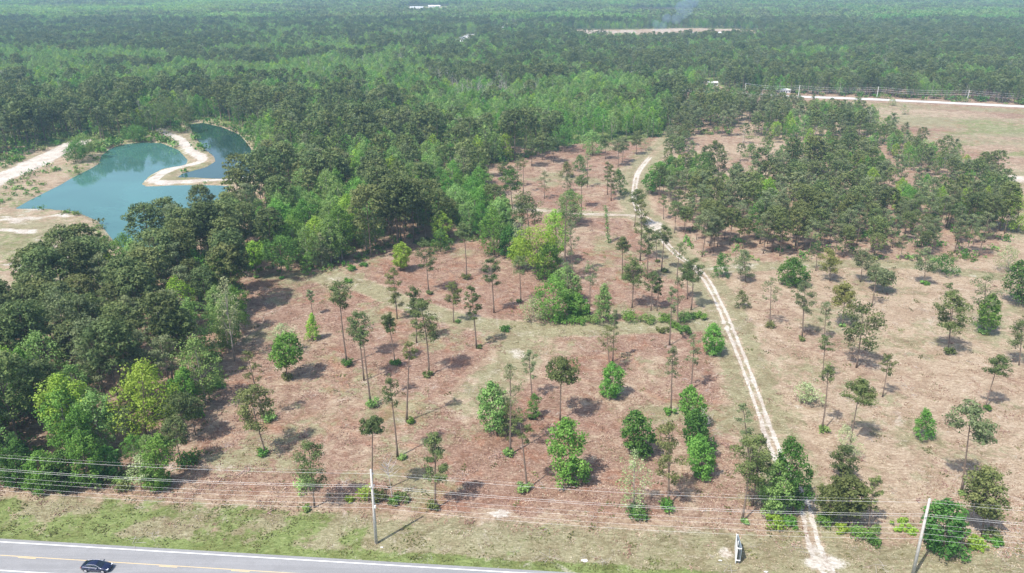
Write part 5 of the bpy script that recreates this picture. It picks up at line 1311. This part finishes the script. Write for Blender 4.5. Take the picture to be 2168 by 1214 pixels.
# ------------------------------------------------------------------ dark blue car
def build_car():
    M['car'] = simple('navy_car_paint', (.010, .016, .055), .18, .35, var=.02, coat=1.0)
    M['glass'] = simple('dark_car_glass', (.012, .02, .03), .05, 0, var=.0, spec=.8)
    M['chrome'] = simple('bright_trim', (.75, .75, .78), .2, .9, var=.02)
    M['tyre'] = simple('tyre_rubber', (.02, .02, .02), .9, var=.1)
    M['lamp'] = simple('clear_lamp', (.75, .78, .82), .1, 0, var=.0)
    M['tail'] = simple('red_lamp', (.35, .01, .01), .2, 0, var=.0)
    s0 = float(np.dot(np.array(gp(203, 1210)) - HC, HD)); p = hwp(s0, -LANE * .5)
    e = empty('parked_car', (p[0], p[1], .02), math.atan2(HD[1], HD[0])); e.name = 'sedan_car'
    tag(e, 'dark navy blue sedan driving right on the near lane of the highway', 'car')
    # body: stations along x (rear to front): half width, bottom, belt, with rounded shoulders
    st = [(-2.38, .60, .45, .78), (-2.30, .76, .30, .94), (-2.05, .86, .24, 1.02), (-1.6, .91, .22, 1.04), (-.9, .92, .20, 1.00), (0, .92, .20, .97), (.8, .92, .20, .95), (1.15, .91, .20, .93), (1.6, .89, .22, .86), (2.05, .84, .24, .76), (2.30, .72, .28, .64), (2.40, .52, .36, .54)]
    V = []; F = []
    for x, w_, zb, zt in st:
        V += [(x, -w_ * .92, zb), (x, -w_, zb + .14), (x, -w_, zt - .20), (x, -w_ * .94, zt - .06), (x, -w_ * .80, zt), (x, 0, zt + .03), (x, w_ * .80, zt), (x, w_ * .94, zt - .06), (x, w_, zt - .20), (x, w_, zb + .14), (x, w_ * .92, zb)]
    n = 11
    for i in range(len(st) - 1):
        for k in range(n - 1): F.append((i * n + k, (i + 1) * n + k, (i + 1) * n + k + 1, i * n + k + 1))
        F.append((i * n + n - 1, (i + 1) * n + n - 1, (i + 1) * n, i * n))
    F.append(tuple(range(n))); F.append(tuple(range((len(st) - 1) * n, len(st) * n))[::-1])
    obj('body', mesh_from('body', V, F, [M['car']], smooth=True), e)
    # greenhouse
    cb = [(-1.95, .72, 1.00), (-1.25, .74, 1.00), (.35, .76, .97), (1.15, .74, .95)]; ct = [(-1.30, .50, 1.30), (-.85, .56, 1.42), (-.05, .58, 1.44), (.30, .55, 1.38)]
    def cg(inset, names, mat, shrink=0):
        pass
    roofV = []; roofF = []
    for x, w_, z in ct: roofV += [(x, -w_, z - .03), (x, -w_ * .6, z + .01), (x, 0, z + .03), (x, w_ * .6, z + .01), (x, w_, z - .03)]
    for i in range(3):
        for k in range(4): roofF.append((i * 5 + k, (i + 1) * 5 + k, (i + 1) * 5 + k + 1, i * 5 + k + 1))
    obj('roof', mesh_from('roof', roofV, roofF, [M['car']], smooth=True), e)
    def quad(nm, pts, mat, lab=None):
        o_ = obj(nm, mesh_from(nm, pts, [tuple(range(len(pts)))], [mat]), e)
        if lab: o_['label'] = lab
    quad('windscreen', [(1.15, -.74, .95), (1.22, 0, .97), (1.15, .74, .95), (.30, .55, 1.35), (.30, 0, 1.41), (.30, -.55, 1.35)], M['glass'])
    quad('rear_window', [(-1.95, .72, 1.01), (-1.98, 0, 1.03), (-1.95, -.72, 1.01), (-1.30, -.50, 1.27), (-1.30, 0, 1.33), (-1.30, .50, 1.27)], M['glass'])
    for sg in (-1, 1):
        A = [(-1.25, sg * .765, 1.00), (-.42, sg * .785, .99), (-.40, sg * .615, 1.37), (-.85, sg * .60, 1.37), (-1.22, sg * .56, 1.28)]
        B = [(-.36, sg * .785, .99), (.98, sg * .79, .96), (.28, sg * .60, 1.33), (-.05, sg * .62, 1.38), (-.34, sg * .625, 1.38)]
        quad('side_window', A if sg > 0 else A[::-1], M['glass']); quad('side_window', B if sg > 0 else B[::-1], M['glass'])
        C_ = [(-1.95, sg * .72, 1.0), (-1.25, sg * .755, .995), (-1.22, sg * .55, 1.285), (-1.30, sg * .50, 1.27)]
        quad('rear_pillar', C_ if sg > 0 else C_[::-1], M['car'])
        q = MB(); q.tube([(-1.9, sg * .80, 1.00), (-.4, sg * .83, .985), (1.0, sg * .83, .955)], .028, 4)
        q.tube([(-1.3, sg * .57, 1.30), (-.85, sg * .61, 1.40), (-.05, sg * .63, 1.41), (.30, sg * .60, 1.35), (1.08, sg * .77, .96)], .025, 4); q.build('window_trim', M['chrome'], e)
        q = MB(); q.box((.72, sg * .98, 1.0), (.16, .22, .14)); q.build('side_mirror', M['car'], e)
        for xd in (-.75, .35): q = MB(); q.box((xd, sg * .935, .80), (.20, .04, .04)); q.build('door_handle', M['chrome'], e)
        q = MB(); q.box((2.12, sg * .62, .665), (.34, .30, .10), -sg * .35); q.build('headlight', M['lamp'], e)
        q = MB(); q.box((-2.24, sg * .66, .80), (.16, .28, .14)); q.build('tail_light', M['tail'], e)
        for xw in (-1.45, 1.45):
            wv = empty('x', (0, 0, 0)); bpy.data.objects.remove(wv)
            q = MB(); q.tube([(xw, sg * .72, .33), (xw, sg * .95, .33)], .34, 18); wo_ = q.build('wheel', M['tyre'], e)
            q = MB(); q.tube([(xw, sg * .94, .33), (xw, sg * .962, .33)], .235, 14); q.build('rim', M['chrome'], wo_)
    q = MB(); q.box((2.36, 0, .50), (.10, .8, .16)); q.build('grille', M['tyre'], e)
build_car()

# ------------------------------------------------------------------ buildings and works far away
M['wht'] = simple('white_metal_cladding', (.80, .80, .80), .5, var=.04); M['roofw'] = simple('pale_roof', (.72, .73, .74), .5, var=.05)
M['redearth'] = simple('red_earth', (.36, .21, .15), .9, var=.2, vscale=.05); M['win'] = simple('dark_window', (.05, .06, .08), .2, var=.02)
def building(px_, py_, wd, dp, hh, lb, cat='building', name='warehouse', gable=True, rz=0, wall='wht', roof='roofw', bays=5):
    X_, Y_ = gp(px_, py_); e = empty(name, (X_, Y_, 0), rz); tag(e, lb, cat)
    q = MB(); q.box((0, 0, hh / 2), (wd, dp, hh)); q.build('wall', M[wall], e)
    q = MB(); z = hh; r = hh * .25 if gable else .4; o_ = .6
    V = [(-wd / 2 - o_, -dp / 2 - o_, z), (wd / 2 + o_, -dp / 2 - o_, z), (wd / 2 + o_, dp / 2 + o_, z), (-wd / 2 - o_, dp / 2 + o_, z), (-wd / 2 - o_, 0, z + r), (wd / 2 + o_, 0, z + r)]
    q.add(V, [(0, 1, 5, 4), (2, 3, 4, 5), (0, 4, 3), (1, 2, 5), (0, 3, 2, 1)]); q.build('roof', M[roof], e)
    for k in range(bays):
        q = MB(); q.box((-wd / 2 + wd * (k + .5) / bays, -dp / 2 - .06, hh * .45), (wd / bays * .4, .12, hh * .5)); q.build('window', M['win'], e)
    return e
building(1468, 77, 14, 8, 4.5, 'left white building at the far construction clearing')
building(1514, 76, 17, 9, 4.5, 'middle white building at the far construction clearing')
building(1562, 77, 14, 8, 4, 'right white building at the far construction clearing')
building(1436, 80, 7, 6, 3, 'small pale shed left of the far white buildings', name='shed', bays=2)
building(883, 22, 34, 14, 7, 'long pinkish far building on the hazy horizon, left one', bays=0)
building(920, 21, 30, 14, 9, 'tall white far building on the hazy horizon, right one', bays=0)
building(1508, 181, 8, 6, 2.6, 'white house among trees behind the far road', name='house', bays=4)
building(1660, 196.5, 8, 6, 2.6, 'white roofed house in trees beside the far road', name='house', bays=4)
building(1790, 143, 14, 9, 5, 'small white house deep in the right forest', name='house', bays=2)
building(1240, 80, 12, 8, 4, 'red roofed low shed at the left end of the far clearing', name='shed', roof='redearth', bays=3)
building(8, 800, 12, 8, 3.2, 'white roofed shed hidden in the pines at the left edge', name='shed', bays=2)
# heaps of red earth in the far clearing
for i, (px_, py_, r, lb) in enumerate([(1222, 73, 20, 'red earth heap at the left end of the far clearing'), (1492, 76, 16, 'red earth heap between the far white buildings'), (1540, 77, 14, 'red earth heap right of the middle far white building')]):
    X_, Y_ = gp(px_, py_); q = MB(); V = [(0, 0, 4)]; F = []
    rng = np.random.RandomState(i)
    for k in range(12): a = k / 12 * 6.283; V.append((math.cos(a) * r * .5 * rng.uniform(.8, 1.1), math.sin(a) * r * .35, 3.2 * rng.uniform(.7, 1)))
    for k in range(12): a = k / 12 * 6.283; V.append((math.cos(a) * r * rng.uniform(.85, 1.1), math.sin(a) * r * .8, -.1))
    for k in range(12): k2 = (k + 1) % 12; F += [(0, 1 + k, 1 + k2), (1 + k, 13 + k, 13 + k2, 1 + k2)]
    q.add(V, F); tag(q.build('earth_heap', M['redearth'], None, (X_, Y_, 0)), lb, 'earth heap')
# smoke over the far clearing
def smoke():
    b = NB('thin_blue_smoke'); v = b.n('ShaderNodeVolumePrincipled'); v.inputs['Color'].default_value = (.62, .78, 1, 1); v.inputs['Anisotropy'].default_value = .2
    v.inputs['Density'].default_value = .026
    b.l(v.outputs[0], b.out.inputs['Volume'])
    X_, Y_ = gp(1388, 73)
    import bmesh
    bm = bmesh.new()
    rng = np.random.RandomState(4)
    for k in range(9):
        t = k / 8; mt = Matrix.Translation((t * 55 + rng.normal() * 8, 0, 9 + t * 34 + rng.normal() * 3)) @ Matrix.Diagonal((5 + t * 9, 6 + t * 6, 6 + t * 5, 1))
        bmesh.ops.create_icosphere(bm, subdivisions=2, radius=1, matrix=mt)
    me = bpy.data.meshes.new('smoke'); bm.to_mesh(me); bm.free(); me.materials.append(b.m)
    tag(obj('smoke', me, None, (X_, Y_, 0)), 'thin bluish smoke drifting up from the far clearing', None, None, 'stuff')
smoke()
# ------------------------------------------------------------------ haze: one closed box of even pale air
def haze():
    b = NB('haze'); v = b.n('ShaderNodeVolumePrincipled'); v.inputs['Color'].default_value = (.46, .75, 1.0, 1)
    v.inputs['Density'].default_value = HAZE; v.inputs['Anisotropy'].default_value = 0
    b.l(v.outputs[0], b.out.inputs['Volume'])
    q = MB(); q.box((0, 2500, 46.25), (19000, 24000, 99.5)); o_ = q.build('haze', b.m); o_['kind'] = 'stuff'
    o_['label'] = 'pale bluish haze over the whole landscape'
if HAZE > 0: haze()
